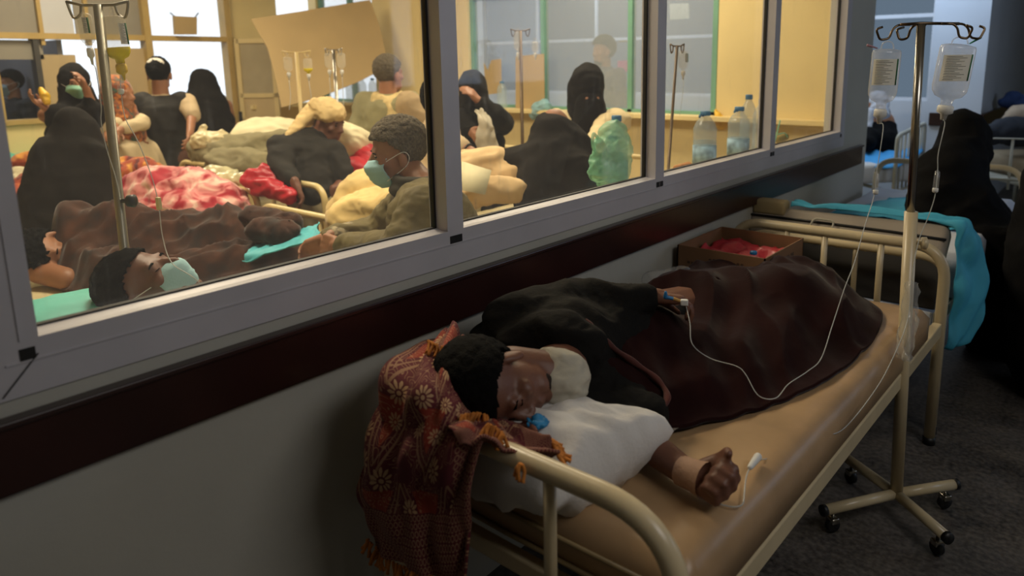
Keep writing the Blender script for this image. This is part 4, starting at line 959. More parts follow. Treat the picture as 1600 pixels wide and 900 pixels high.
# ---- far right bed with bundled bedding
b4 = thing('hospital_bed', 'pale railed bed at the far right with dark bundled bedding', 'bed', (.9, 6.8, 0))
for (u, v, w_) in ((1542, 216, 5.6),):
    b = NB(); Pa, Pb = A(1538, 216, 5.6), A(1640, 218, 5.4); tube(b, [(Pa.x, Pa.y, 0), tuple(Pa), tuple(Pb), (Pb.x, Pb.y, 0)], .015, 10)
    tube(b, [(Pa.x, Pa.y, .58), (Pb.x, Pb.y, .58)], .014, 8); obj('end_rail', b, C3, b4)
    for t_ in (.45, .75): q = Pa.lerp(Pb, t_); b = NB(); tube(b, [(q.x, q.y, .5), tuple(q)], .010, 8); obj('upright_bar', b, C3, b4)
b = NB(); box(b, (1.05, 7.35, .60), (.95, 1.3, .16), R(40), .04); obj('mattress', b, mat('dull_beige_mattress', '#8d7c62', .7, .1), b4)
b = NB(); box(b, (1.05, 7.35, .48), (.90, 1.25, .06), R(40)); obj('bed_frame', b, C3, b4)
for (x, y) in ((.6, 7.9), (1.5, 7.6)): b = NB(); tube(b, [(x, y, 0), (x, y, .5)], .015, 8); obj('leg', b, C3, b4)
b = NB(); chain(b, [C0(1545, 210, 6.0, .09), C0(1580, 205, 6.1, .12), C0(1620, 208, 6.1, .12)]); o = obj('dark_quilt', remesh(b, .02, 5, .5, .02, 7), mat('dark_blue_quilt', '#23262e', .9, .2, 8)); tag(o, 'dark crumpled quilt on the far right bed', 'quilt')
b = NB(); chain(b, [C0(1570, 192, 6.3, .05), C0(1590, 183, 6.3, .10), C0(1630, 185, 6.3, .12)]); o = obj('beige_blanket', remesh(b, .02, 5, .5, .018, 8), mat('beige_fleece', '#9c8a76', .9, .1, 8)); tag(o, 'beige blanket heaped on top of the dark quilt at the far right', 'blanket')
b = NB(); chain(b, [C0(1568, 160, 7.0, .05), C0(1582, 156, 7.0, .08), C0(1600, 165, 7.0, .07)]); o = obj('blue_clothes_bundle', remesh(b, .018, 4, .5, .02, 10), mat('navy_cloth', '#2b3f6a', .9, .15)); tag(o, 'navy blue bundle of clothes against the far maroon board', 'clothes')

# ================================================================== the ward
BED_Y = mat('ward_cream_enamel', '#d8c48c', .35, .06, 8, spec=.6)
MAT_W = mat('ward_mattress', '#d6c79a', .6, .08, 5, .1, 30)
TEALW = mat('ward_teal_sheet', '#5cc2b4', .6, .06, 5, .15, 25)
TEALB = mat('ward_blue_teal_sheet', '#4fb3bd', .6, .06, 5, .15, 25)
BROWN = mat('brown_velvet_blanket', '#361a0a', .9, .8, 13, .2, 40, sheen=.22)
CREAMB = mat('cream_fleece', '#e3c684', .85, .10, 5, .25, 30, sheen=.2)
CRIM = mat('crimson_padded_cloth', '#b51a2c', .45, .2, 7, .3, 25, spec=.6)
GREYB = mat('grey_olive_blanket', '#8d8564', .9, .12, 6, .2, 40)
def floral(nm, c0, c1, c2, sc=7):
    m = mat(nm, c0, .85, 0, sheen=.3); nt = m.node_tree; N = nt.nodes; L = nt.links; bs = N['Principled BSDF']
    tc = N.new('ShaderNodeTexCoord'); nz = N.new('ShaderNodeTexNoise'); nz.inputs['Scale'].default_value = sc; nz.inputs['Detail'].default_value = 2; nz.inputs['Distortion'].default_value = 1.2
    L.new(tc.outputs['Object'], nz.inputs['Vector']); cr = N.new('ShaderNodeValToRGB'); cr.color_ramp.interpolation = 'EASE'
    e = cr.color_ramp.elements; e[0].position = .36; e[0].color = (*lin(c1), 1); e[1].position = .66; e[1].color = (*lin(c2), 1)
    k = e.new(.5); k.color = (*lin(c0), 1); L.new(nz.outputs[0], cr.inputs[0]); L.new(cr.outputs[0], bs.inputs['Base Color']); return m
PINK = floral('pink_red_floral_blanket', '#d98a86', '#a81c2e', '#ecc6b4', 9)
ORANGE = floral('orange_red_floral_blanket', '#a4431c', '#5e1410', '#e0a040', 8)
def ward_bed(label, x0, x1, y0, y1, zt=.81, zm=.62, ends=(1, 1), bars=(.3, .7), rc=.10, r=.017, mt=None, ztf=None):
    t = thing('hospital_bed', label, 'bed', ((x0+x1)/2, (y0+y1)/2, 0))
    for k, y in enumerate((y0, y1)):
        z = zt if k == 0 or ztf is None else ztf
        b = NB(); arch(b, x0, x1, y, z, 0, r, rc, 12); e = obj('end_rail', b, BED_Y, t)
        for f in bars: x = x0+(x1-x0)*f; b = NB(); tube(b, [(x, y, .42), (x, y, z)], r*.7, 8); obj('upright_bar', b, BED_Y, e)
        b = NB(); tube(b, [(x0, y, .42), (x1, y, .42)], r*.8, 8); obj('cross_bar', b, BED_Y, e)
    b = NB()
    for x in (x0+.02, x1-.02): bx(b, (x-.014, y0, zm-.17), (x+.014, y1, zm-.12))
    for q in (.2, .5, .8): y = y0+(y1-y0)*q; bx(b, (x0+.02, y-.012, zm-.165), (x1-.02, y+.012, zm-.13))
    obj('bed_frame', b, BED_Y, t, smooth=False)
    b = mattress_mesh(x0+.012, x1-.012, y0+.05, y1-.05, zm-.12, zm, .035, .006, 0, x0); obj('mattress', b, mt or MAT_W, t)
    return t
def cloth(nm, label, cat, chains, m, vox=.014, sm=5, amp=.014, ns=9, group=None):
    b = NB()
    for L in chains:
        if len(L) == 1: ell(b, L[0][0], (L[0][1],)*3)
        chain(b, L)
    o = obj(nm, remesh(b, vox, sm, .5, amp, ns), m); tag(o, label, cat, group); return o
def C1(x, y, d, r): return (A(x, y, d), r)
# bed rows
ward_bed('ward bed nearest the window glass carrying the dark haired masked patient', -.98, -.16, -.05, 1.98, .80, .62, rc=.08)
ward_bed('ward bed with the big brown blanket and teal sheet beside the masked visitor', -2.10, -1.36, -.02, 1.93, .80, .63)
ward_bed('ward bed under the pink and red floral blanket', -3.06, -2.26, .10, 2.0, .84, .63)
ward_bed('ward bed whose rail has crimson cloth hung over it beside the turbaned person', -2.62, -1.88, 2.16, 4.05, .88, .62, bars=(.33, .62))
ward_bed('ward bed piled with grey blankets and a plastic bag beside the doorway', -3.78, -3.02, 2.30, 4.10, .86, .62, bars=(.4, .75))
ward_bed('ward bed with the cream blanket heap and arched rail behind the masked visitor', -1.78, -1.06, 2.32, 4.10, .88, .60)
ward_bed('ward bed against the glass with white rail in front of the seated veiled person', -.95, -.20, 2.10, 4.05, .82, .64)
ward_bed('ward bed under the orange floral blanket behind the seated black figure', -4.25, -3.5, .35, 2.15, .80, .62)
ward_bed('far left ward bed with pale teal sheet', -5.3, -4.5, .6, 2.55, .80, .60)
# ---- patient by the glass: teal sheeted raised pillow, head, mask
tp = obj('teal_pillow', pillow_mesh((-.84, .66, .755), .62, .70, .22, eul(0, 0, 8), 3, 1, .006), TEALW); tag(tp, 'teal covered pillow under the masked patient at the lower left glass', 'pillow')
p = thing('person', 'person with dark hair and blue mask lying on their back by the lower left glass', 'person', (-.6, 1.1, .62))
hc = A(232, 449, 2.02); HBp = basis((.10, -.20, .97), (-.62, -.78, -.10))
# crown towards the left of the view, face up and slightly towards the right
HBp = basis((.52, .28, .80), (-.66, -.66, .12))
b = NB(); nk = hc-HBp @ Vector((0, .02, .17)); head_prims(b, hc, HBp, 1.06, nk, 20)
ch_ = Vector((-.48, 1.12, .72)); hp = Vector((-.42, 1.52, .71)); kk = Vector((-.40, 1.80, .80))
cap(b, nk, .06, ch_, .11); cap(b, ch_, .11, hp, .10); cap(b, hp, .09, kk, .06)
obj('body', remesh(b, .008, 3), SKIN_D, p)
hair(p, hc, HBp, HAIR, 1.06, thick=1.03, amp=.003, front=.060, low=-.06)
eyes(p, hc, HBp, 1.06, True); face_mask(p, hc, HBp, .98)
b = NB(); cap(b, ch_, .125, hp, .115); cap(b, ch_+Vector((-.12, 0, 0)), .05, hp+Vector((-.15, 0, 0)), .04); obj('shirt', remesh(b, .014, 3, .5, .008), mat('dull_grey_shirt', '#6c6a60', .9, .1), p)
# ---- child patient behind, curly hair, arm at the chin
p = thing('person', 'person with curly black hair asleep on one arm under the brown blanket', 'person', (-2.0, 1.1, .63))
hc = A(76, 392, 2.98); HBc = basis((.90, .20, -.25), (-.45, -.80, .20))
b = NB(); nk = Vector((-1.96, 1.12, .70)); head_prims(b, hc, HBc, .95, nk, 18)
ch_ = Vector((-1.93, 1.30, .70)); cap(b, nk, .045, ch_, .07); cap(b, ch_, .08, Vector((-1.85, 1.65, .70)), .06)
e_ = A(62, 425, 2.92); w_ = A(104, 436, 2.88); s_ = A(52, 418, 3.0)
cap(b, s_, .045, e_, .048); cap(b, e_, .048, w_, .046)
obj('body', remesh(b, .009, 3), SKIN, p)
hb = hair_mesh(hc, HBc, .98, thick=1.14, amp=.010, front=.056, low=-.06); o = obj('hair', hb, HAIR, p); q_ = o.modifiers.new('thickness', 'SOLIDIFY'); q_.thickness = .02; q_.offset = -1
eyes(p, hc, HBc, .95, True)
# ---- brown blanket
hf2 = bumps([(-1.96, 1.04, .15, -1.80, 1.10, .13, .12), (-2.14, 1.08, .28, -2.02, 1.25, .24, .15), (-2.02, 1.25, .22, -1.86, 1.6, .20, .17), (-1.86, 1.6, .17, -1.76, 1.86, .15, .15), (-1.60, 1.30, .09, -1.56, 1.78, .12, .12)])
ob = [(-2.30, 1.12), (-2.20, .98), (-2.02, .93), (-1.86, .94), (-1.70, .97), (-1.53, 1.08), (-1.45, 1.36), (-1.40, 1.60), (-1.46, 1.80), (-1.66, 1.88), (-1.90, 1.89), (-2.12, 1.86), (-2.26, 1.5)]
b_ = drape('brown_blanket', ob, .63, hf2, BROWN, None, 64, 210, .050, 8.5, 21, .015, .09, 1.1, None, .5)
tag(b_, 'shaggy brown velvet blanket heaped over the curly haired patient', 'blanket')
cloth('brown_blanket', 'end of brown blanket bunched up against the foot rail', 'blanket', [[C1(395, 342, 3.15, .05), C1(450, 352, 3.1, .055)], [C1(410, 362, 3.05, .055), C1(448, 366, 3.0, .05)]], BROWN, .010, 4, .026, 8)
t_ = patch('teal_sheet', [[A(380, 410, 2.86), A(430, 395, 2.88), A(480, 380, 2.9), A(500, 366, 3.0)], [A(385, 398, 2.9), A(430, 385, 2.95), A(470, 370, 3.0), A(495, 358, 3.05)], [A(400, 385, 3.05), A(440, 372, 3.1), A(475, 360, 3.1), A(500, 350, 3.12)]], TEALB, None, 7, .004, .02, (4, 3), 3)
tag(t_, 'crumpled bright teal sheet at the foot of the brown blanket bed', 'sheet')
# ---- pink floral blanket and orange blanket, other cloth heaps
cloth('floral_blanket', 'pink and red floral blanket heaped behind the brown one', 'blanket', [[C1(190, 322, 3.95, .12), C1(240, 305, 3.95, .15), C1(300, 310, 3.9, .16), C1(350, 325, 3.85, .13)], [C1(250, 330, 3.8, .12), C1(330, 338, 3.75, .12)], [C1(232, 290, 4.0, .10), C1(262, 288, 4.0, .09)], [C1(300, 288, 4.0, .09), C1(325, 300, 4.0, .10)]], PINK, .014, 5, .03, 9)
cloth('floral_blanket', 'orange and dark red floral blanket between the seated black figure and the pink blanket', 'blanket', [[C1(185, 285, 4.5, .12), C1(225, 280, 4.5, .12), C1(250, 283, 4.5, .10)], [C1(200, 268, 4.6, .09), C1(225, 270, 4.6, .09)]], ORANGE, .016, 4, .03, 10)
cloth('floral_blanket', 'orange and dark red blanket bundle at the far left edge of the glass', 'blanket', [[C1(38, 262, 5.0, .09), C1(52, 255, 5.0, .08)], [C1(36, 302, 4.6, .12), C1(56, 300, 4.6, .12)], [C1(30, 318, 4.5, .12), C1(60, 325, 4.5, .12)]], ORANGE, .016, 4, .03, 10)
cloth('white_towel', 'knotted white towel on the orange bundle at the far left', 'towel', [[C1(28, 276, 4.7, .06), C1(44, 280, 4.7, .07)], [C1(30, 286, 4.65, .06), C1(40, 290, 4.65, .05)]], mat('white_towelling', '#d8cfae', .9, .12, 20, .3, 60), .012, 3, .02, 16)
o = patch('teal_sheet', [[A(10, 235, 6.3), A(40, 234, 6.3), A(78, 232, 6.3)], [A(14, 246, 5.9), A(42, 246, 5.9), A(74, 244, 5.9)], [A(16, 258, 5.6), A(44, 258, 5.6), A(66, 256, 5.6)]], TEALW, None, 6, .004, .02, (3, 2), 3); tag(o, 'pale teal sheet on the far left ward bed', 'sheet')
cloth('grey_blanket', 'grey olive blankets folded on the bed beside the doorway', 'blanket', [[C1(322, 238, 5.0, .12), C1(360, 245, 4.9, .14), C1(410, 240, 4.9, .14), C1(440, 232, 4.9, .12)], [C1(345, 258, 4.7, .10), C1(400, 262, 4.6, .12)]], GREYB, .016, 5, .03, 8)
ob_ = obj('white_pillow', pillow_mesh(A(417, 212, 5.1), .50, .32, .20, eul(25, 0, 40), 5, 1, .008), mat('ward_white_linen', '#e4dab4', .85, .05, 6, .1, 60)); tag(ob_, 'white pillow on the grey blankets left of the turbaned person', 'pillow')
ob_ = obj('white_pillow', pillow_mesh(A(538, 222, 4.6), .34, .22, .36, eul(60, 20, 40), 6, 1, .008), mat('ward_white_linen', '')); tag(ob_, 'white pillow propped between the turbaned person and the shawled person', 'pillow')
ob_ = obj('white_pillow', pillow_mesh(A(668, 205, 5.0), .30, .20, .40, eul(80, 10, 30), 7, 1, .008), mat('ward_white_linen', '')); tag(ob_, 'white pillow right of the standing shawled person', 'pillow')
cloth('plastic_bag', 'translucent knotted shopping bag on the grey blankets by the doorway', 'bag', [[C1(315, 222, 4.9, .07), C1(345, 224, 4.9, .08)], [C1(318, 210, 4.9, .03), C1(314, 200, 4.9, .018), C1(320, 198, 4.9, .014)], [C1(340, 214, 4.9, .03), C1(346, 206, 4.9, .016)]], mat('beige_film', '#d4c69a', .4, .1, 8, .2, 30), .009, 3, .012, 18)
cloth('clear_packets', 'clear plastic packets between the rails by the crimson cloth', 'packet', [[C1(330, 272, 4.1, .05), C1(360, 276, 4.1, .05)], [C1(345, 282, 4.0, .04), C1(380, 280, 4.0, .04)]], mat('pale_film', '#c9c39a', .2, .1, 10, .3, 40, spec=.8), .010, 2, .012, 20)
cloth('crimson_cloth', 'crimson padded cloth hung over the ward bed rail below the turbaned person\'s hand', 'cloth', [[C1(392, 280, 3.86, .05), C1(420, 272, 3.9, .06), C1(440, 275, 3.9, .05)], [C1(405, 292, 3.84, .05), C1(436, 296, 3.8, .05), C1(452, 306, 3.76, .04)]], CRIM, .010, 4, .016, 13)
cloth('crimson_cloth', 'crimson padded cloth beside the arched rail behind the masked visitor', 'cloth', [[C1(540, 236, 4.7, .07), C1(565, 242, 4.6, .09), C1(580, 255, 4.5, .08)], [C1(555, 262, 4.4, .07), C1(575, 272, 4.35, .07)]], CRIM, .012, 4, .018, 12)
cloth('cream_blanket', 'cream fleece blanket heaped in front of the masked visitor', 'blanket', [[C1(540, 328, 3.55, .10), C1(570, 305, 3.55, .12), C1(610, 296, 3.5, .12)], [C1(548, 345, 3.4, .11), C1(590, 335, 3.35, .13), C1(620, 330, 3.3, .12)], [C1(600, 290, 3.7, .07), C1(640, 290, 3.6, .08)]], CREAMB, .012, 5, .02, 9)
cloth('cream_blanket', 'cream fleece blanket heaped beside the veiled person seated in the middle pane', 'blanket', [[C1(735, 275, 3.4, .12), C1(775, 268, 3.45, .12), C1(800, 278, 3.4, .09)], [C1(730, 300, 3.2, .08), C1(775, 296, 3.2, .06), C1(808, 298, 3.2, .05)], [C1(728, 245, 3.5, .04), C1(745, 250, 3.5, .06)]], mat('peach_fleece', '#e4c492', .85, .08, 5, .2, 30), .012, 5, .014, 10)
b = NB(); v = [b.verts.new(q) for q in (A(722, 252, 3.15), A(768, 266, 3.1), A(758, 304, 3.02), A(715, 296, 3.05))]; b.faces.new(v); o = obj('paper_sheet', b, mat('pale_paper', '#d8cfa8', .8, .04)); s_ = o.modifiers.new('t', 'SOLIDIFY'); s_.thickness = .001
tag(o, 'blank pale paper sheet lying on the cream blanket in the middle pane', 'paper')
# ---- persons
def standing(label, hc, yaw, hs=1.0, lean=(0, 0), arms=None, skin=SKIN, vox=.014, headB=None, floor=0.0, shw=.19):
    """builds the body; returns the joints. yaw = heading (radians, 0 = +x)"""
    hc = Vector(hc); f = Vector((math.cos(yaw), math.sin(yaw), 0)); r = Vector((math.sin(yaw), -math.cos(yaw), 0))
    p = thing('person', label, 'person', (hc.x, hc.y, floor))
    B = headB or basis(f, (0, 0, 1)); J = dict(h=hc, B=B, f=f, r=r)
    J['nk'] = hc-B @ Vector((0, .02, .16)); sc = Vector((hc.x-f.x*.02, hc.y-f.y*.02, hc.z-.225)); J['ch'] = sc-Vector((0, 0, .08))+f*0
    top = hc.z; J['pel'] = Vector((sc.x+lean[0], sc.y+lean[1], floor+(top-floor)*.555))
    J['sR'] = sc+r*shw+Vector((0, 0, .02)); J['sL'] = sc-r*shw+Vector((0, 0, .02))
    for k, s in (('R', 1), ('L', -1)):
        a = (arms or {}).get(k)
        if a: J['e'+k], J['w'+k] = Vector(a[0]), Vector(a[1])
        else: J['e'+k] = J['s'+k]+r*s*.05-Vector((0, 0, .28)); J['w'+k] = J['e'+k]-Vector((0, 0, .25))+f*.06
        J['k'+k] = Vector((J['pel'].x, J['pel'].y, floor+(top-floor)*.30))+r*s*.09+f*.02; J['a'+k] = Vector((J['pel'].x, J['pel'].y, floor+.07))+r*s*.10
    b = NB(); head_prims(b, hc, B, hs, J['nk'], 16)
    cap(b, J['nk'], .055, J['ch'], .10); cap(b, J['ch'], .12, J['pel'], .12)
    for k, s in (('R', 1), ('L', -1)):
        cap(b, J['s'+k], .05, J['ch'], .09); limb(b, J['s'+k], J['e'+k], J['w'+k], (.048, .038, .026))
        cap(b, J['pel']+r*s*.08, .085, J['k'+k], .055); cap(b, J['k'+k], .055, J['a'+k], .04); cap(b, J['a'+k]-Vector((0, 0, .02)), .04, J['a'+k]+f*.16-Vector((0, 0, .03)), .03)
        d = (J['w'+k]-J['e'+k]).normalized(); n = r*(-s) if abs(d.dot(r)) < .8 else Vector((0, 0, -1))
        hand_prims(b, J['w'+k]+d*.01, d, n, s, 1.0, (18, 28, 18), 20, 6)
    obj('body', remesh(b, vox*.62, 2), skin, p); J['p'] = p; return J
def torso_shirt(J, m, r=.14, lo=.0, sleeve=True, nm='shirt', L=.35, sr=(.066, .055, .040), amp=.01, cut=1.0, skip=()):
    b = NB(); cap(b, J['nk']-Vector((0, 0, .015)), .066, J['ch']+Vector((0, 0, .02)), r*.8); cap(b, J['ch']+Vector((0, 0, .02)), r, J['pel']-Vector((0, 0, lo)), r*1.02)
    for k in ('R', 'L'):
        cap(b, J['s'+k], sr[0], J['ch'], r*.85)
        if k in skip: continue
        cap(b, J['s'+k], sr[0], J['e'+k], sr[1])
        if sleeve: cap(b, J['e'+k], sr[1], J['e'+k].lerp(J['w'+k], .88), sr[2])
    return obj(nm, remesh(b, .014, 4, .5, amp, 10), m, J['p'])
def legs_cloth(J, m, nm='trousers', r=(.11, .085, .07)):
    b = NB()
    for k, s in (('R', 1), ('L', -1)): cap(b, J['pel']+J['r']*s*.07, r[0], J['k'+k], r[1]); cap(b, J['k'+k], r[1], J['a'+k], r[2])
    return obj(nm, remesh(b, .018, 3, .5, .006, 10), m, J['p'])
ABW = mat('ward_black_cloth', '#100d0b', .9, .25, 5, .2, 30, spec=.2)
ABW2 = mat('ward_brownish_black_cloth', '#181410', .9, .2, 5, .2, 30, spec=.2)
def gown(J, m, z0=.03, w=(.16, .20, .30), nm='abaya', arms=True, seed=0, dpt=.72, top=None):
    h = J['h']; yaw = math.atan2(J['f'].y, J['f'].x)+math.pi/2; x, y = J['ch'].x, J['ch'].y; px_, py_ = J['pel'].x, J['pel'].y; zc = h.z-.20; zp = J['pel'].z
    rg = [(x, y, zc+.06, .07, .07, yaw, 0), (x, y, zc-.02, w[0]*.85, w[0]*.6, yaw, .1), (x, y, zc-.12, w[0]*1.18, w[0]*.85, yaw, .25), ((x+px_)/2, (y+py_)/2, (zc+zp)/2, w[0]*1.15, w[0]*.9, yaw, .5), (px_, py_, zp-.1, w[1], w[1]*dpt, yaw, .9), (px_, py_, zp*.5, (w[1]+w[2])/2, w[2]*dpt*.85, yaw, 1.1), (px_, py_, z0, w[2], w[2]*dpt, yaw, 1.4)]
    o = obj(nm, robe_mesh(rg, 80, 11, .06, seed), m, J['p'])
    if arms:
        b = NB()
        for k in ('R', 'L'):
            cap(b, J['s'+k]-Vector((0, 0, .01)), .075, J['e'+k], .085); cap(b, J['e'+k], .085, J['e'+k].lerp(J['w'+k], .85), .055); cap(b, J['s'+k], .075, J['ch'], .10)
        obj('sleeves', remesh(b, .014, 4, .5, .01, 10), m, J['p'])
    return o
def veil(J, m, s=1.0, face=True, drop=.24, nm='veil', hw=.11, front=0.0):
    """cloth hood around the head falling on the shoulders; leaves the face free if face"""
    h, B, f = J['h'], J['B'], J['f']; b = NB()
    T = lambda p_: h+B @ (Vector(p_)*s)
    ell(b, T((0, -.030 if face else -.005, .022)), (.098*s, .112*s, .122*s), B, 20)
    cap(b, T((0, -.05, -.03)), .10*s, h-Vector((0, 0, .17))-f*.03, .11*s); cap(b, h-Vector((0, 0, .17))-f*.02, .12*s, h-Vector((0, 0, drop+.04)), hw*1.25)
    cap(b, T((.06, -.01, -.05)), .045*s, T((.05, .02, -.15)), .06); cap(b, T((-.06, -.01, -.05)), .045*s, T((-.05, .02, -.15)), .06)
    if not face: cap(b, T((0, .04, -.055)), .078*s, T((0, .055, -.20)), .085*s); cap(b, T((0, .045, .055)), .070*s, T((0, .02, .06)), .08*s)
    else: cap(b, T((0, .03, -.15)), .05*s, T((0, .03, -.22)), .07*s)
    return obj(nm, remesh(b, .010, 5, .5, .006, 14), m, J['p'])
PI = math.pi
TOCAM = lambda P: math.atan2(-P[1], 1.35-P[0])
# 1 masked woman in black holding a yellow glove
h = A(118, 131, 4.95); y_ = TOCAM(h)+.15
J = standing('person in black abaya and green mask facing the glass, holding up a yellow glove', h, y_, .98, arms={'R': (A(92, 182, 4.85), A(76, 172, 4.8)), 'L': (A(146, 172, 4.85), A(137, 146, 4.78))}, skin=SKIN)
gown(J, ABW, w=(.18, .24, .34), seed=1, arms=False)
b = NB(); chain(b, [(J['h']-Vector((0, 0, .06)), .10), (J['h']-Vector((0, 0, .22)), .15), (J['ch']-Vector((0, 0, .12)), .215), (J['pel'], .25), (J['pel']-Vector((0, 0, .3)), .28)]); cap(b, J['ch'], .12, A(94, 184, 4.85), .10); cap(b, J['ch'], .12, A(144, 176, 4.85), .09); cap(b, A(144, 176, 4.85), .08, A(139, 156, 4.8), .045); obj('cape', remesh(b, .016, 7, .5, .012, 7), ABW, J['p'])
veil(J, ABW, 1.0, True); face_mask(J['p'], J['h'], J['B'], 1.1, mat('green_mask', '#7fb098', .8, .06)); eyes(J['p'], J['h'], J['B'], .98)
g_ = cloth('yellow_glove', 'yellow rubber glove held up by the masked person in black', 'glove', [[C1(73, 160, 4.75, .022), C1(70, 150, 4.75, .03), C1(64, 140, 4.75, .016)]], mat('yellow_rubber', '#e3b62a', .5, .08), .006, 2, .004, 30)
# 2 seated black veiled figure in front of it
p = thing('person', 'person wrapped in black veil seated with back to the glass beside the brown blanket', 'person', (-2.9, 1.75, 0))
b = NB(); ell(b, A(116, 205, 3.9), (.08, .09, .11)); cap(b, A(115, 225, 3.9), .06, A(112, 250, 3.9), .12); cap(b, A(112, 250, 3.9), .13, A(112, 320, 3.9), .15); obj('body', remesh(b, .02, 3), SKIN, p)
b = NB(); chain(b, [C1(118, 200, 3.9, .11), C1(116, 225, 3.9, .14), C1(112, 262, 3.88, .20), C1(112, 320, 3.85, .24), C1(110, 380, 3.85, .26)])
chain(b, [C1(90, 255, 3.85, .12), C1(76, 290, 3.85, .11), C1(72, 330, 3.8, .11)]); chain(b, [C1(140, 250, 3.85, .11), C1(152, 300, 3.85, .12), C1(158, 340, 3.8, .10)])
obj('abaya', remesh(b, .016, 6, .5, .02, 5), ABW2, p)
# 3 person in floral headscarf and pale coat
h = A(188, 148, 5.1); J = standing('person in floral orange headscarf and pale coat standing behind the drip stand pole', h, TOCAM(h)+.9, .95, lean=(.10, .08), arms={'R': (A(180, 195, 5.0), A(178, 204, 4.9)), 'L': (A(222, 192, 5.05), A(190, 202, 4.9))})
gown(J, mat('pale_coat', '#c9b792', .85, .08), w=(.16, .20, .25), nm='coat', seed=4, arms=False)
b = NB(); cap(b, J['sL'], .06, J['eL'], .055); cap(b, J['eL'], .052, J['wL'].lerp(J['eL'], .2), .042); cap(b, J['sR'], .06, J['eR'], .055); obj('sleeves', remesh(b, .012, 4, .5, .008, 10), mat('pale_coat', ''), J['p'])
veil(J, floral('floral_scarf', '#8a4a30', '#3d5a4c', '#c9803c', 22), .98, True, nm='headscarf')
b = NB(); tube(b, [A(178, 192, 5.3), A(198, 210, 5.3)], .05, 16); obj('dark_skirt_panel', b, ABW, J['p'])
# 4 person in black vest seen from behind
h = A(249, 116, 5.4); J = standing('person in black waistcoat and white shirt seen from behind before the bright doorway', h, TOCAM(h)+PI-.25, 1.0, arms={'R': (A(300, 180, 5.4), A(297, 208, 5.25)), 'L': (A(222, 182, 5.4), A(222, 208, 5.25))}, shw=.175)
hair(J['p'], J['h'], J['B'], HAIR, 1.0, thick=1.04, front=.05, low=-.07)
b = NB(); ell(b, J['h']+J['B'] @ Vector((0, -.07, .075)), (.062, .03, .045), J['B']); obj('white_cap', b, mat('white_cap_cloth', '#cfcac0', .8, .15, 30), J['p'])
torso_shirt(J, mat('cream_white_shirt', '#bda784', .85, .06, 10), .130, .1, False, sr=(.064, .062, .045), amp=.006)
b = NB(); cap(b, J['ch'], .160, J['pel'], .165); cap(b, J['pel'], .165, J['pel']-Vector((0, 0, .24)), .205); cap(b, J['sR']-J['r']*.03-Vector((0, 0, .02)), .07, J['sL']+J['r']*.03-Vector((0, 0, .02)), .07); cap(b, J['sR']-J['r']*.05, .08, J['ch']+J['r']*.04, .13); cap(b, J['sL']+J['r']*.05, .08, J['ch']-J['r']*.04, .13)
obj('waistcoat', remesh(b, .014, 4, .5, .008, 8), mat('black_waistcoat', '#16130f', .8, .2), J['p']); legs_cloth(J, mat('brown_trousers', '#5a3826', .85, .1), r=(.14, .11, .09))
# 5 person in black at the doorway
h = A(318, 130, 6.5); J = standing('person fully veiled in black standing in the bright doorway', h, TOCAM(h)+PI+.5, .95, vox=.02)
gown(J, ABW, w=(.20, .26, .26), seed=7, arms=False, dpt=.6)
b = NB(); cap(b, J['h']+Vector((0, 0, .02)), .115, J['h']-Vector((0, 0, .2)), .17); cap(b, J['h']-Vector((0, 0, .2)), .19, J['ch']-Vector((0, 0, .25)), .25); cap(b, J['ch']-Vector((0, 0, .25)), .25, J['pel'], .24); obj('veil', remesh(b, .018, 5, .5, .012, 7), ABW, J['p'])
# 6 person beyond the hatch on the left
h = A(20, 128, 7.8); h = Vector((-7.2, 1.95, 1.50)); h = A(16, 130, 6.85)
J = standing('person in dark clothes and blue mask leaning beyond the hatch at the far left', h, TOCAM(h)-1.1, .95, vox=.02)
hair(J['p'], J['h'], J['B'], HAIR, .95, thick=1.04); face_mask(J['p'], J['h'], J['B'], 1.0, mat('grey_blue_mask', '#7f95a0', .8, .05)); torso_shirt(J, mat('dark_blue_shirt', '#23262c', .9, .1), .15, .1); legs_cloth(J, mat('dark_blue_shirt', ''))
# 7 turbaned person leaning on the rail
hc = A(512, 190, 4.2); f = (Vector((1.35, 0, 1.5))-hc).normalized()*.35+Vector((.8, .55, -.35)); HBt = basis(f, (-.15, -.05, 1))
p = thing('person', 'person in cream turban and dark jacket leaning one hand on the ward rail', 'person', (-2.2, 2.75, 0))
sL, sR = A(440, 232, 4.0), A(520, 238, 4.15); eL, wL = A(445, 262, 3.8), A(456, 284, 3.78); wL = A(462, 288, 3.78); eR, wR = A(540, 280, 4.1), A(520, 300, 4.0)
chs = A(482, 245, 4.12); pel_ = A(488, 308, 4.05); nk = A(492, 214, 4.18)
b = NB(); head_prims(b, hc, HBt, 1.0, nk, 18); cap(b, nk, .05, chs, .09); cap(b, chs, .11, pel_, .12); limb(b, sL, A(440, 262, 3.9), wL, (.048, .038, .027)); limb(b, sR, eR, wR, (.048, .038, .027)); cap(b, sL, .05, chs, .08); cap(b, sR, .05, chs, .08)
k1, k2 = Vector((pel_.x+.05, pel_.y-.1, .5)), Vector((pel_.x+.2, pel_.y+.1, .5))
for k in (k1, k2): cap(b, pel_, .09, k, .06); cap(b, k, .06, Vector((k.x, k.y, .07)), .04); cap(b, Vector((k.x, k.y, .06)), .04, Vector((k.x+.14, k.y-.02, .04)), .03)
hand_prims(b, wL, Vector((.35, .1, -.93)), Vector((-.2, -.9, -.2)), 1, 1, (30, 35, 20), 25, 6); hand_prims(b, wR, Vector((-.3, -.2, -.93)), Vector((0, 1, 0)), 1, 1, (30, 35, 20), 25, 6)
obj('body', remesh(b, .010, 2), SKIN_D, p); eyes(p, hc, HBt, 1.0)
b = NB(); T = lambda q: hc+HBt @ Vector(q)
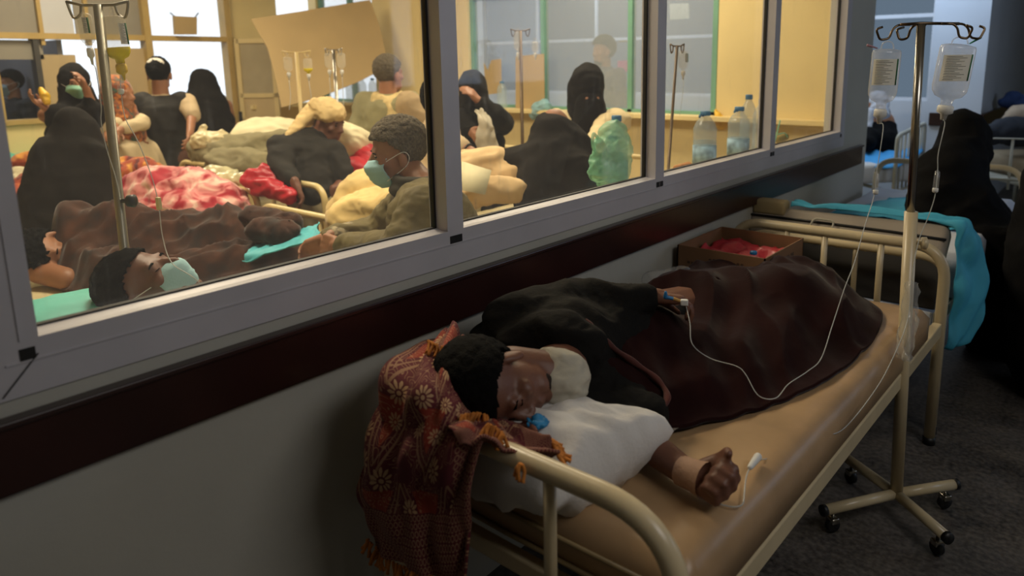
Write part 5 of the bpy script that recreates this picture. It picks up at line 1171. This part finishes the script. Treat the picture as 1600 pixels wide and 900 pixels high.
for k in range(4): cap(b, T((-.07, .03-.03*k, .045+.017*k)), .030, T((.07, .03-.03*k, .045+.017*k)), .030)
ell(b, T((0, -.02, .06)), (.098, .118, .075), HBt); cap(b, T((0, -.08, .02)), .06, T((-.03, -.16, -.06)), .03); cap(b, T((.06, -.08, .03)), .05, A(446, 214, 4.0), .012)
obj('turban', remesh(b, .009, 4, .5, .008, 22), mat('cream_turban_cloth', '#d8bd86', .85, .14, 14, .2, 60), p)
b = NB(); cap(b, chs, .135, pel_, .14); cap(b, sL, .08, chs, .12); cap(b, sR, .075, chs, .12); cap(b, sL, .078, A(440, 262, 3.9), .065); cap(b, A(440, 262, 3.9), .062, wL.lerp(A(440, 262, 3.9), .2), .042); cap(b, sR, .072, eR, .06); cap(b, nk, .07, sL, .07); cap(b, nk, .065, chs, .12); cap(b, pel_, .14, pel_-Vector((0, 0, .12)), .13)
obj('jacket', remesh(b, .011, 4, .5, .012, 9), mat('dark_olive_jacket', '#17130c', .85, .2, 10, .1, 60), p)
b = NB(); 
for k in (k1, k2): cap(b, pel_, .13, k, .10); cap(b, k, .10, Vector((k.x, k.y, .12)), .08)
obj('sarong', remesh(b, .016, 4, .5, .01, 10), mat('striped_grey_sarong', '#7c7258', .85, .2, 12), p)
# 8 person with shawl round the neck, from behind
h = A(608, 116, 4.95); J = standing('person in olive shirt with scarf round the neck standing with back to the beds', h, TOCAM(h)+PI-.75, 1.05, arms={'R': (A(664, 200, 4.9), A(650, 232, 4.8)), 'L': (A(562, 205, 5.0), A(560, 240, 4.95))}, shw=.20)
hair(J['p'], J['h'], J['B'], HAIR_G, 1.05, thick=1.04, front=.06, low=-.07)
torso_shirt(J, mat('olive_shirt', '#8b8560', .85, .1, 6), .165, .15, True, sr=(.095, .085, .06)); legs_cloth(J, mat('olive_trousers', '#6e6848', .85, .1), r=(.15, .11, .09))
b = NB(); c = J['nk']-Vector((0, 0, .03))
for k in range(3): tube(b, [c+Vector((math.cos(a)*(.085+.015*k), math.sin(a)*(.085+.012*k), .035-.028*k+.012*math.sin(a*2+k))) for a in [2*PI*i/22 for i in range(22)]], .030-.003*k, 10, True)
cap(b, c+J['r']*.06-J['f']*.06, .05, c+J['r']*.13-J['f']*.08-Vector((0, 0, .12)), .06)
obj('scarf', remesh(b, .010, 3, .5, .006, 16), mat('cream_checked_scarf', '#c9b27c', .85, .15, 30), J['p'])
b = NB(); cap(b, J['sR']-J['f']*.02, .098, J['eR'], .092); obj('shawl_over_arm', remesh(b, .012, 3, .5, .01, 9), mat('pinkish_beige_cloth', '#a8916c', .85, .1), J['p'])
# 9 seated masked visitor near the glass
hc = A(620, 238, 2.62); f = Vector((-.50, -.82, -.14)); HBm = basis(f, (.05, 0, 1))
p = thing('person', 'person in olive jacket and pale blue mask seated with clasped hands behind the first pane', 'person', (-.72, 1.9, 0))
nk = A(655, 288, 2.58); chs = A(672, 345, 2.50); sL = A(665, 325, 2.36); sR = A(640, 318, 2.75); eL = A(628, 392, 2.30); wL = A(532, 384, 2.62); eR = A(590, 362, 2.85); wR = A(512, 372, 2.72)
pel_ = Vector((-.66, 2.02, .56)); kL = Vector((-1.12, 1.75, .52)); kR = Vector((-1.10, 2.0, .52))
b = NB(); head_prims(b, hc, HBm, .97, nk, 22); cap(b, nk, .055, chs, .10); cap(b, chs, .12, pel_, .12); cap(b, sL, .05, chs, .08); cap(b, sR, .05, chs, .08)
limb(b, sL, eL, wL, (.05, .04, .028)); limb(b, sR, eR, wR, (.05, .04, .028))
for k in (kL, kR): cap(b, pel_, .09, k, .06); cap(b, k, .055, Vector((k.x+.02, k.y, .08)), .04); cap(b, Vector((k.x+.02, k.y, .06)), .04, Vector((k.x-.13, k.y-.04, .04)), .03)
dL = (A(488, 380, 2.70)-wL); hand_prims(b, wL, dL, Vector((-.3, .7, -.2)), 1, 1.02, (35, 45, 30), 20, 5); hand_prims(b, wR, A(485, 388, 2.74)-wR, Vector((.3, -.6, -.5)), -1, 1.0, (30, 45, 30), 25, 5)
obj('body', remesh(b, .0065, 2), SKIN, p)
hair(p, hc, HBm, HAIR_G, .97, thick=1.03, amp=.003, front=.062, low=-.06); eyes(p, hc, HBm, .97); face_mask(p, hc, HBm, 1.0)
b = NB(); cap(b, chs, .150, pel_+Vector((0, 0, .05)), .15); cap(b, sL, .085, chs, .13); cap(b, sR, .08, chs, .13); cap(b, sL, .085, eL, .070); cap(b, eL, .068, wL.lerp(eL, .12), .048); cap(b, sR, .08, eR, .068); cap(b, eR, .065, wR.lerp(eR, .12), .046)
obj('jacket', remesh(b, .008, 4, .5, .011, 15), mat('olive_jacket', '#665a30', .75, .18, 9, .15, 60), p)
b = NB(); c = nk-Vector((0, 0, .01))
for k in range(2): tube(b, [c+Vector((math.cos(a)*(.072+.012*k), math.sin(a)*(.078+.012*k), .030-.035*k)) for a in [2*PI*i/20 for i in range(20)]], .020, 10, True)
obj('collar', remesh(b, .008, 2, .5, .003, 20), mat('olive_jacket_dark', '#2c2716', .75, .15), p)
b = NB(); cap(b, wR.lerp(eR, .16), .047, wR.lerp(eR, .45), .052); obj('checked_cuff', b, mat('checked_shirt', '#8f8468', .8, .5, 90, detail=0), p)
b = NB()
for k in (kL, kR): cap(b, pel_, .12, k, .085); cap(b, k, .085, Vector((k.x+.02, k.y, .12)), .07)
obj('trousers', remesh(b, .014, 3, .5, .006, 12), mat('dark_trousers', '#2c2820', .85, .15), p)
st = thing('stool', 'low dark stool under the seated masked visitor', 'stool', (-.62, 2.04, 0))
b = NB(); lathe(b, [(.001, .40), (.16, .40), (.165, .42), (.16, .44), (.001, .44)], (-.62, 2.04, 0)); obj('seat', b, PLASTIC_B, st)
for a in range(4): b = NB(); q = Vector((math.cos(a*PI/2+.7), math.sin(a*PI/2+.7), 0)); tube(b, [Vector((-.62, 2.04, .40))+q*.10, Vector((-.62, 2.04, 0))+q*.15], .012, 8); obj('leg', b, STEEL, st)
# 10 veiled person at the left of the middle pane
h = A(738, 142, 4.7); J = standing('person in black niqab holding a pale cloth at the left of the middle pane', h, TOCAM(h)-.2, .95, arms={'R': (A(722, 190, 4.6), A(735, 205, 4.5)), 'L': (A(770, 182, 4.6), A(752, 162, 4.55))})
gown(J, ABW, w=(.17, .21, .27), seed=11); veil(J, ABW, .98, False)
o = patch('pale_cloth', [[A(740, 172, 4.4), A(752, 172, 4.38), A(762, 178, 4.4)], [A(748, 186, 4.35), A(760, 190, 4.3), A(772, 196, 4.35)], [A(742, 215, 4.35), A(760, 215, 4.3), A(775, 212, 4.35)], [A(745, 235, 4.35), A(765, 238, 4.3), A(782, 236, 4.35)]], mat('pale_grey_cloth', '#b8b09c', .85, .08), None, 7, .003, .02, (3, 3), 4); tag(o, 'pale cloth hanging from the hands of the leftmost veiled person in the middle pane', 'cloth')
# 11 standing veiled nurse with white sleeves
h = A(917, 138, 4.35); J = standing('person in black niqab and white coat standing over the seated veiled person', h, TOCAM(h)+.1, 1.0, arms={'R': (A(874, 200, 4.5), A(884, 250, 4.3)), 'L': (A(948, 200, 4.2), A(925, 232, 3.95))}, headB=basis((.70, -.62, -.45), (0, 0, 1)))
torso_shirt(J, mat('white_coat', '#d9c69a', .85, .05), .16, .1, True, 'white_coat', sr=(.085, .08, .055)); gown(J, ABW, w=(.115, .19, .26), seed=13, arms=False); veil(J, ABW, 1.08, False)
b = NB(); cap(b, J['h']+Vector((.06, -.05, -.10)), .09, J['ch']+Vector((.08, -.06, -.10)), .14); cap(b, J['ch']+Vector((.08, -.06, -.10)), .14, J['ch']+Vector((.10, -.06, -.26)), .13); obj('face_veil', remesh(b, .012, 4, .5, .01, 9), ABW, J['p'])
b = NB(); q = J['h']+J['B'] @ Vector((0, .150, .012)); cap(b, q+J['r']*.032, .010, q-J['r']*.032, .010); obj('eye_slit', b, SKIN, J['p'])
# 12 seated veiled person
p = thing('person', 'person fully veiled in black seated with back to the glass beside the green bag', 'person', (-1.0, 3.0, 0))
b = NB(); ell(b, A(866, 205, 3.45), (.08, .09, .11)); cap(b, A(868, 230, 3.45), .06, A(868, 290, 3.4), .13); cap(b, A(868, 290, 3.4), .12, A(868, 330, 3.4), .12); cap(b, A(845, 255, 3.4), .05, A(790, 248, 3.5), .035); obj('body', remesh(b, .016, 3), SKIN, p)
b = NB(); chain(b, [C1(864, 208, 3.45, .105), C1(868, 235, 3.42, .135), C1(872, 265, 3.38, .18), C1(870, 310, 3.35, .19), C1(868, 380, 3.35, .20)]); chain(b, [C1(868, 206, 3.4, .09), C1(892, 228, 3.4, .10), C1(905, 260, 3.35, .10)])
chain(b, [C1(850, 255, 3.35, .11), C1(815, 250, 3.4, .07), C1(775, 250, 3.45, .045)]); chain(b, [C1(890, 270, 3.3, .13), C1(905, 300, 3.25, .10), C1(925, 325, 3.25, .08)]); chain(b, [C1(850, 280, 3.3, .12), C1(838, 320, 3.25, .10)])
obj('abaya', remesh(b, .013, 5, .5, .018, 6), ABW2, p)
# 13 arm reaching in from the left of the middle pane
p = thing('person', 'person hidden by the mullion reaching a bracelet wearing hand to the cream blanket', 'person', (-1.15, 3.0, 0))
b = NB(); s0 = A(690, 190, 3.9); w0 = A(732, 234, 3.75); chs = A(680, 230, 4.0)
cap(b, s0, .06, A(706, 222, 3.85), .04); cap(b, A(706, 222, 3.85), .04, w0, .026); hand_prims(b, w0, A(745, 240, 3.72)-w0, Vector((0, 0, -1)), 1, 1, (25, 35, 20), 25, 5); cap(b, s0, .07, chs, .10); cap(b, chs, .11, A(680, 320, 3.95), .12)
hc = A(684, 152, 3.98); ell(b, hc, (.07, .085, .10)); cap(b, hc, .05, chs, .07); obj('body', remesh(b, .010, 3), SKIN, p)
b = NB(); cap(b, s0, .08, chs, .12); cap(b, s0, .08, A(706, 222, 3.85), .058); cap(b, A(706, 222, 3.85), .058, w0.lerp(A(706, 222, 3.85), .35), .045); cap(b, chs, .13, A(680, 330, 3.95), .14); obj('white_shirt', remesh(b, .012, 3, .5, .008, 10), mat('cream_white_shirt', ''), p)
b = NB(); ell(b, hc+Vector((-.01, 0, .01)), (.085, .10, .115)); obj('hair', b, HAIR, p)
q = w0; b = NB(); d = (A(745, 240, 3.72)-w0).normalized(); fa, fb = frame_of(d); tube(b, [q+(fa*math.cos(a)+fb*math.sin(a))*.031 for a in [2*PI*i/16 for i in range(16)]], .005, 8, True); obj('bracelet', b, PLASTIC_B, p)
# 14 silhouette beyond the end windows
h = A(942, 80, 6.4); J = standing('person in grey shirt with dark hair beyond the green framed end window', h, TOCAM(h)-.9, 1.0, vox=.018, skin=SKIN)
hair(J['p'], J['h'], J['B'], HAIR, 1.0, thick=1.1, low=-.08); torso_shirt(J, mat('slate_shirt', '#5a5c64', .9, .1), .16, .1); legs_cloth(J, mat('slate_shirt', ''))
b = NB(); cap(b, J['h']+J['B'] @ Vector((0, .055, -.085)), .035, J['h']+J['B'] @ Vector((0, .05, -.10)), .04); obj('beard', b, HAIR, J['p'])
# ---- ward drip stands
def ward_stand(label, top, base_d, m, bags, rp=.011, bar=.09, group=None, knob=True):
    T0 = Vector(top); B0 = Vector(base_d); t = thing('drip_stand', label, 'drip stand', (B0.x, B0.y, 0))
    b = NB(); tube(b, [B0, T0], rp, 12); obj('pole', b, m, t)
    b = NB(); tube(b, [T0-RX*bar+Vector((0, 0, .01)), T0-RX*bar*.5, T0, T0+RX*bar*.5, T0+RX*bar+Vector((0, 0, .01))], .004, 8); obj('hook_bar', b, m, t)
    for s in (-1, 1):
        b = NB(); tube(b, crom([T0+RX*s*bar*.55, T0+RX*s*bar*.62+Vector((0, 0, -.025)), T0+RX*s*bar*.85+Vector((0, 0, -.032)), T0+RX*s*bar*1.0+Vector((0, 0, .012))], 4), .0035, 8); obj('hook', b, m, t)
    if knob: b = NB(); q = B0.lerp(T0, .5); lathe(b, [(.004, 0), (.006, .01), (.02, .012), (.02, .028)], q, RX, 12); obj('height_knob', b, PLASTIC_B, t)
    for a in range(4):
        q = Vector((math.cos(a*PI/2+.4), math.sin(a*PI/2+.4), 0)); b = NB(); tube(b, [Vector((B0.x, B0.y, .06)), Vector((B0.x, B0.y, .05))+q*.22], .012, 8); l = obj('base_leg', b, m, t)
        b = NB(); lathe(b, [(.004, -.008), (.02, -.008), (.02, .008), (.004, .008)], Vector((B0.x, B0.y, .022))+q*.21, Vector((q.y, -q.x, 0)), 12); obj('castor_wheel', b, PLASTIC_B, l)
    return t
YEL = mat('yellow_infusion', '#e8d410', .2, .05, alpha=.9)
FRO = mat('frosted_bottle', '#dcd6c4', .3, .04, alpha=.30, spec=.7)
T0 = A(153, 8, 1.98); B1 = A(196, 404, 2.02); dd = (B1-T0); Bs = B1+dd.normalized()*((B1.z-.06)/-dd.normalized().z)
ward_stand('dull steel drip stand behind the left pane with the yellow infusion', T0, Bs, mat('dull_steel', '#8e8a7c', .35, .1, metal=.8), 2, .0125, .085)
kq = A(208, 316, 2.0); b = NB(); lathe(b, [(.006, 0), (.006, .015), (.016, .018), (.018, .035), (.010, .04)], A(190, 314, 2.0), RX, 14); o = obj('clamp_knob', b, PLASTIC_B); o.parent = bpy.data.objects['drip_stand.001']; o.matrix_parent_inverse = pm(o.parent).inverted()
YW = math.atan2(.621, .784)
t, e = bag_bottle('clear infusion bottle with a little yellow fluid hanging behind the left pane', A(174, 18, 1.98), .142, .034, (.06, .03, -1), lab=(math.pi*1.72, math.pi*1.98), yaw=YW, m=FRO, fluid=YEL, loopm=mat('yellow_stopper', '#d9b93c', .5, .05))
drip_line('clear infusion line from the yellow bottle down to the masked patient', [e, A(188, 118, 1.98)] + [A(*q) for q in ((190, 150, 1.98), (196, 185, 1.97), (215, 220, 1.96), (235, 270, 1.95), (247, 315, 1.94), (254, 370, 1.92), (268, 410, 1.88), (300, 432, 1.85), (318, 448, 1.85))], None, (A(187, 118, 1.98), A(189, 144, 1.98)))
t, e = bag_bottle('small empty infusion bottle on the left hook behind the left pane', A(129, 14, 1.98), .105, .021, (.05, .03, -1), lab=(math.pi*1.5, math.pi*1.75), yaw=YW, m=FRO)
drip_line('clear infusion line from the small empty bottle running down along the steel pole', [e, A(150, 110, 1.98), A(158, 165, 1.98), A(158, 190, 1.97), A(166, 230, 1.97), A(180, 275, 1.97), A(188, 310, 1.97)])
clp = NB(); box(clp, A(248, 318, 1.93), (.012, .010, .034), .4, .002); o = obj('line_clamp', clp, mat('ivory_clip', '#cfc08c', .4, .04), smooth=False); tag(o, 'ivory clamp on the infusion line below the yellow bottle', 'clamp')
_ln = [0]
def mini(label, x, y, d, h, r, fl=None, lines=None, cham=None):
    t, e = bag_bottle(label, A(x, y, d), h, r, (0, 0, -1), lab=None, yaw=YW, m=FRO, fluid=fl)
    if lines: drip_line('thin line under the '+label.replace('hanging ', ''), [e]+[A(*q) for q in lines], None, cham, .0022)
    return t
IV_I = mat('ivory_pole', '#c9b27a', .45, .08)
T0 = A(463, 82, 4.6); ward_stand('ivory drip stand left of the turbaned person with two small bottles', T0, (T0.x, T0.y, .06), IV_I, 2, .012, .09)
mini('small clear infusion bottle hanging left on the ivory stand', 449, 86, 4.6, .11, .030, None, ((452, 130, 4.6), (454, 150, 4.6), (452, 172, 4.6)))
mini('small yellow infusion bottle hanging right on the ivory stand', 480, 88, 4.6, .11, .030, YEL, ((483, 130, 4.6), (486, 150, 4.6), (487, 170, 4.6)))
T0 = A(521, 78, 4.7); ward_stand('steel drip stand behind the turbaned person with two clear bottles', T0, (T0.x, T0.y, .06), STEEL, 2, .011, .055)
mini('clear infusion bottle hanging left on the steel stand behind the turban', 513, 80, 4.7, .12, .030, None, ((515, 125, 4.7), (516, 145, 4.7), (512, 160, 4.7)))
mini('clear infusion bottle hanging right on the steel stand behind the turban', 532, 80, 4.7, .12, .030, None, ((535, 125, 4.7), (536, 145, 4.7), (537, 170, 4.7)))
T0 = A(813, 48, 4.5); ward_stand('brown metal drip stand in front of the end window in the middle pane', T0, (T0.x, T0.y, .06), mat('brown_pole', '#6c5a44', .4, .1, metal=.5), 2, .011, .06)
mini('yellowish infusion bottle hanging from the brown stand in the middle pane', 809, 46, 4.5, .14, .028)
mini('clear infusion bottle hanging from the right hook of the brown middle stand', 836, 62, 4.5, .08, .022)
T0 = A(1058, 72, 3.6); T1 = A(1044, 268, 3.6); dd = T1-T0; Bs = T1+dd.normalized()*((T1.z-.06)/-dd.normalized().z)
ward_stand('thin brown drip stand behind the third pane beside the big water bottles', T0, Bs, mat('brown_pole', ''), 2, .0075, .035)
t, e = bag_bottle('small infusion bottle hanging behind the third pane', A(1067, 76, 3.6), .108, .025, (.03, .01, -1), lab=(math.pi*1.6, math.pi*1.95), yaw=YW, m=FRO)
drip_line('infusion line with roller hanging from the bottle behind the third pane', [e, A(1068, 130, 3.6), A(1066, 150, 3.6), A(1062, 180, 3.6)])
# ---- window board bottles and bag (stand on the ward side sill)
sb = NB(); bx(sb, (-.235, 1.9, .975), (-.12, 4.9, .998)); struct('trim_6', sb, W_WARD, label='inner window board on the ward side')
PET = mat('pale_blue_bottle', '#b9cdd2', .15, .04, alpha=.34, spec=.8)
LB = mat('white_blue_label', '#8fb0c4', .6, .5, 26, detail=1)
def sillb(px, label, hgt, x=-.19, r=.055, **k):
    x = -.19 if x > -.25 else -.20; q = onx(px, 262, x); return bottle('water_bottle', label, hgt, r, (x, q.y, .998), mat('steel_blue_cap', '#3f78a0', .45, .05), m=PET, **k)
sillb(1100, 'large water bottle with strap handle, leftmost on the window board behind the third pane', .275, water=.5, handle=True, lab=LB)
sillb(1152, 'large water bottle with strap handle, middle of those behind the third pane', .275, water=.45, handle=True, lab=LB)
sillb(1166, 'slim water bottle standing behind the middle large bottle in the third pane', .33, -.28, .042)
sillb(1187, 'water bottle partly hidden by the mullion right of the third pane', .30, -.24, .048)
sillb(963, 'half full water bottle standing behind the green bag in the middle pane', .30, -.30, .045, water=.5, lab=LB)
gb = NB(); yq = onx(955, 290, -.20).y
chain(gb, [(Vector((-.20, yq, 1.075)), .072), (Vector((-.20, yq+.01, 1.17)), .078), (Vector((-.20, yq+.01, 1.225)), .058)])
cap(gb, (-.20, yq-.07, 1.16), .03, (-.20, yq-.10, 1.20), .010); cap(gb, (-.20, yq+.07, 1.18), .035, (-.20, yq+.115, 1.21), .006); cap(gb, (-.20, yq-.075, 1.10), .05, (-.20, yq-.085, 1.20), .02)
o = obj('plastic_bag', remesh(gb, .006, 3, .5, .008, 26), mat('mint_green_film', '#8fdcb4', .3, .10, 14, .3, 50, alpha=.5, spec=.8)); tag(o, 'mint green plastic bag holding a bottle on the window board in the middle pane', 'bag')
b = NB(); tube(b, crom([(-.20, yq-.10, 1.16), (-.20, yq-.125, 1.20), (-.20, yq-.12, 1.24), (-.20, yq-.09, 1.22)], 6), .006, 8); obj('bag_handle', b, mat('mint_green_film', ''), o)
bottle('water_bottle', 'clear bottle inside the mint green plastic bag', .22, .042, (-.20, yq+.01, 1.0), mat('steel_blue_cap', ''), m=PET)
o = cloth('bread_crust', 'orange brown bread crust on the window board behind the third pane', 'bread', [[(onx(1056, 268, -.17)+Vector((0, 0, 0)), .014), (onx(1075, 264, -.17), .018)]], mat('bread', '#c88a4c', .8, .2, 30), .005, 2, .004, 40)
o.location.z = 1.0-min(v.co.z for v in o.data.vertices)+.02
o = cloth('yellow_glove', 'yellow glove on the end ledge above the big water bottles', 'glove', [[C1(1122, 182, 5.3, .03), C1(1128, 192, 5.3, .05)], [C1(1120, 178, 5.3, .016), C1(1118, 172, 5.3, .010)]], mat('yellow_rubber', ''), .008, 2, .006, 20)
o = cloth('green_straw_sponge', 'brown sponge with green bent straw behind the fourth pane', 'sponge', [[(onx(1217, 218, -.16), .020), (onx(1228, 214, -.16), .018)]], mat('sponge', '#8d7c3c', .9, .2), .006, 2, .004, 30)
b = NB(); tube(b, crom([onx(1210, 224, -.15), onx(1218, 192, -.15), onx(1219, 188, -.15)], 5), .004, 8); tube(b, crom([onx(1216, 210, -.14), onx(1226, 208, -.14), onx(1230, 214, -.14)], 5), .004, 8); obj('green_straw', b, mat('mint_plastic', '#8fd0a4', .4, .05), o)
# bottles and things on the ledges
for px, d, lb, capm in ((785, 6.55, 'small water bottle on the end ledge right of the leftmost veiled person', None),):
    q = ony(px, 180, 4.86); bottle('water_bottle', lb, .24, .045, (q.x, 4.86, 1.105), mat('steel_blue_cap', ''), m=PET)
for k, px in enumerate((548, 558, 568, 584)):
    q = ony(px, 168, 4.86); bottle('water_bottle', 'small blue capped bottle on the corner ledge, %s' % ('leftmost of four', 'second from left of four', 'third from left of four', 'rightmost of four')[k], .26, .045, (q.x, 4.86, 1.105), mat('steel_blue_cap', ''), m=PET, group='blue capped bottles on the corner ledge')
struct('trim_7', bxs([((-6.0, 4.0, 1.06), (-5.80, 4.9, 1.10))]), W_WARD)
cloth('blue_plastic_bag', 'pale blue plastic bag on the end ledge behind the seated veiled person', 'bag', [[(ony(842, 172, 4.86), .07), (ony(850, 166, 4.86), .06)], [(ony(836, 178, 4.86), .05), (ony(838, 178, 4.86), .05)]], mat('pale_blue_film', '#8fc0cc', .3, .1, 10, .2, 40, alpha=.7), .010, 3, .012, 18)
# cardboard sheets
def sheet(nm, label, cat, pts, th, m):
    b = NB(); v = [b.verts.new(q) for q in pts]; b.faces.new(v); o = obj(nm, b, m, smooth=False); s_ = o.modifiers.new('thickness', 'SOLIDIFY'); s_.thickness = th; s_.offset = 0; return tag(o, label, cat)
CB = mat('tan_cardboard', '#b39a6c', .8, .06, 3)
pts = [(392, 30, 6.6), (470, 18, 6.75), (560, 3, 7.05), (578, 0, 7.1), (592, 38, 7.2), (603, 85, 7.25), (606, 104, 7.2), (560, 128, 7.0), (500, 152, 6.75), (440, 168, 6.5), (430, 120, 6.5), (418, 75, 6.5)]
a_, b_, c_ = A(392, 30, 6.55), A(578, 0, 7.15), A(440, 168, 6.45); nn = (b_-a_).cross(c_-a_)
def onplane(px, py): r_ = Vector(ray(px, py)); c0 = Vector(CAM); return c0+r_*((a_-c0).dot(nn)/r_.dot(nn))
sheet('cardboard_sheet', 'big tan cardboard sheet leaning across the corner windows above the drip stands', 'cardboard', [onplane(x, y) for x, y, _ in pts], .01, CB)
sheet('cardboard_sheet', 'tan cardboard rectangle taped in the end window beside the brown drip stand', 'cardboard', [ony(806, 88, 4.90), ony(850, 84, 4.90), ony(851, 168, 4.90), ony(806, 171, 4.90)], .006, CB)
sheet('cardboard_sheet', 'torn tan cardboard with split top in the end window left of the brown stand', 'cardboard', [ony(756, 98, 4.90), ony(762, 110, 4.90), ony(768, 94, 4.90), ony(783, 92, 4.90), ony(784, 145, 4.90), ony(760, 148, 4.90)], .006, CB)
sheet('cardboard_box_flap', 'small brown box hanging by strings in the window above the doorway', 'cardboard', [onx(271, 25, -5.92), onx(306, 27, -5.92), onx(306, 54, -5.92), onx(273, 54, -5.92)], .05, CB)
b = NB(); tube(b, [onx(266, 20, -5.92), onx(273, 26, -5.92)], .006, 6); obj('string', b, RUBBER, bpy.data.objects['cardboard_box_flap']); b = NB(); tube(b, [onx(310, 20, -5.92), onx(305, 27, -5.92)], .006, 6); obj('string', b, RUBBER, bpy.data.objects['cardboard_box_flap'])
sheet('notice', 'beige paper notice stuck high on the recess window behind the third pane', 'notice', [ony(1046, 6, 7.65), ony(1076, 5, 7.65), ony(1077, 29, 7.65), ony(1047, 31, 7.65)], .003, mat('beige_notice', '#b5ac98', .8, .2, 40))
sheet('notice', 'pink paper notice beyond the end window beside the dark haired person', 'notice', [ony(965, 95, 7.65), ony(985, 94, 7.65), ony(985, 112, 7.65), ony(965, 113, 7.65)], .003, mat('pink_notice', '#c05a78', .8, .1))
sheet('notice', 'small yellow paper notice beyond the end window above the pink one', 'notice', [ony(967, 60, 7.65), ony(980, 60, 7.65), ony(980, 65, 7.65), ony(967, 66, 7.65)], .003, mat('yellow_notice', '#b5a04c', .8, .1))
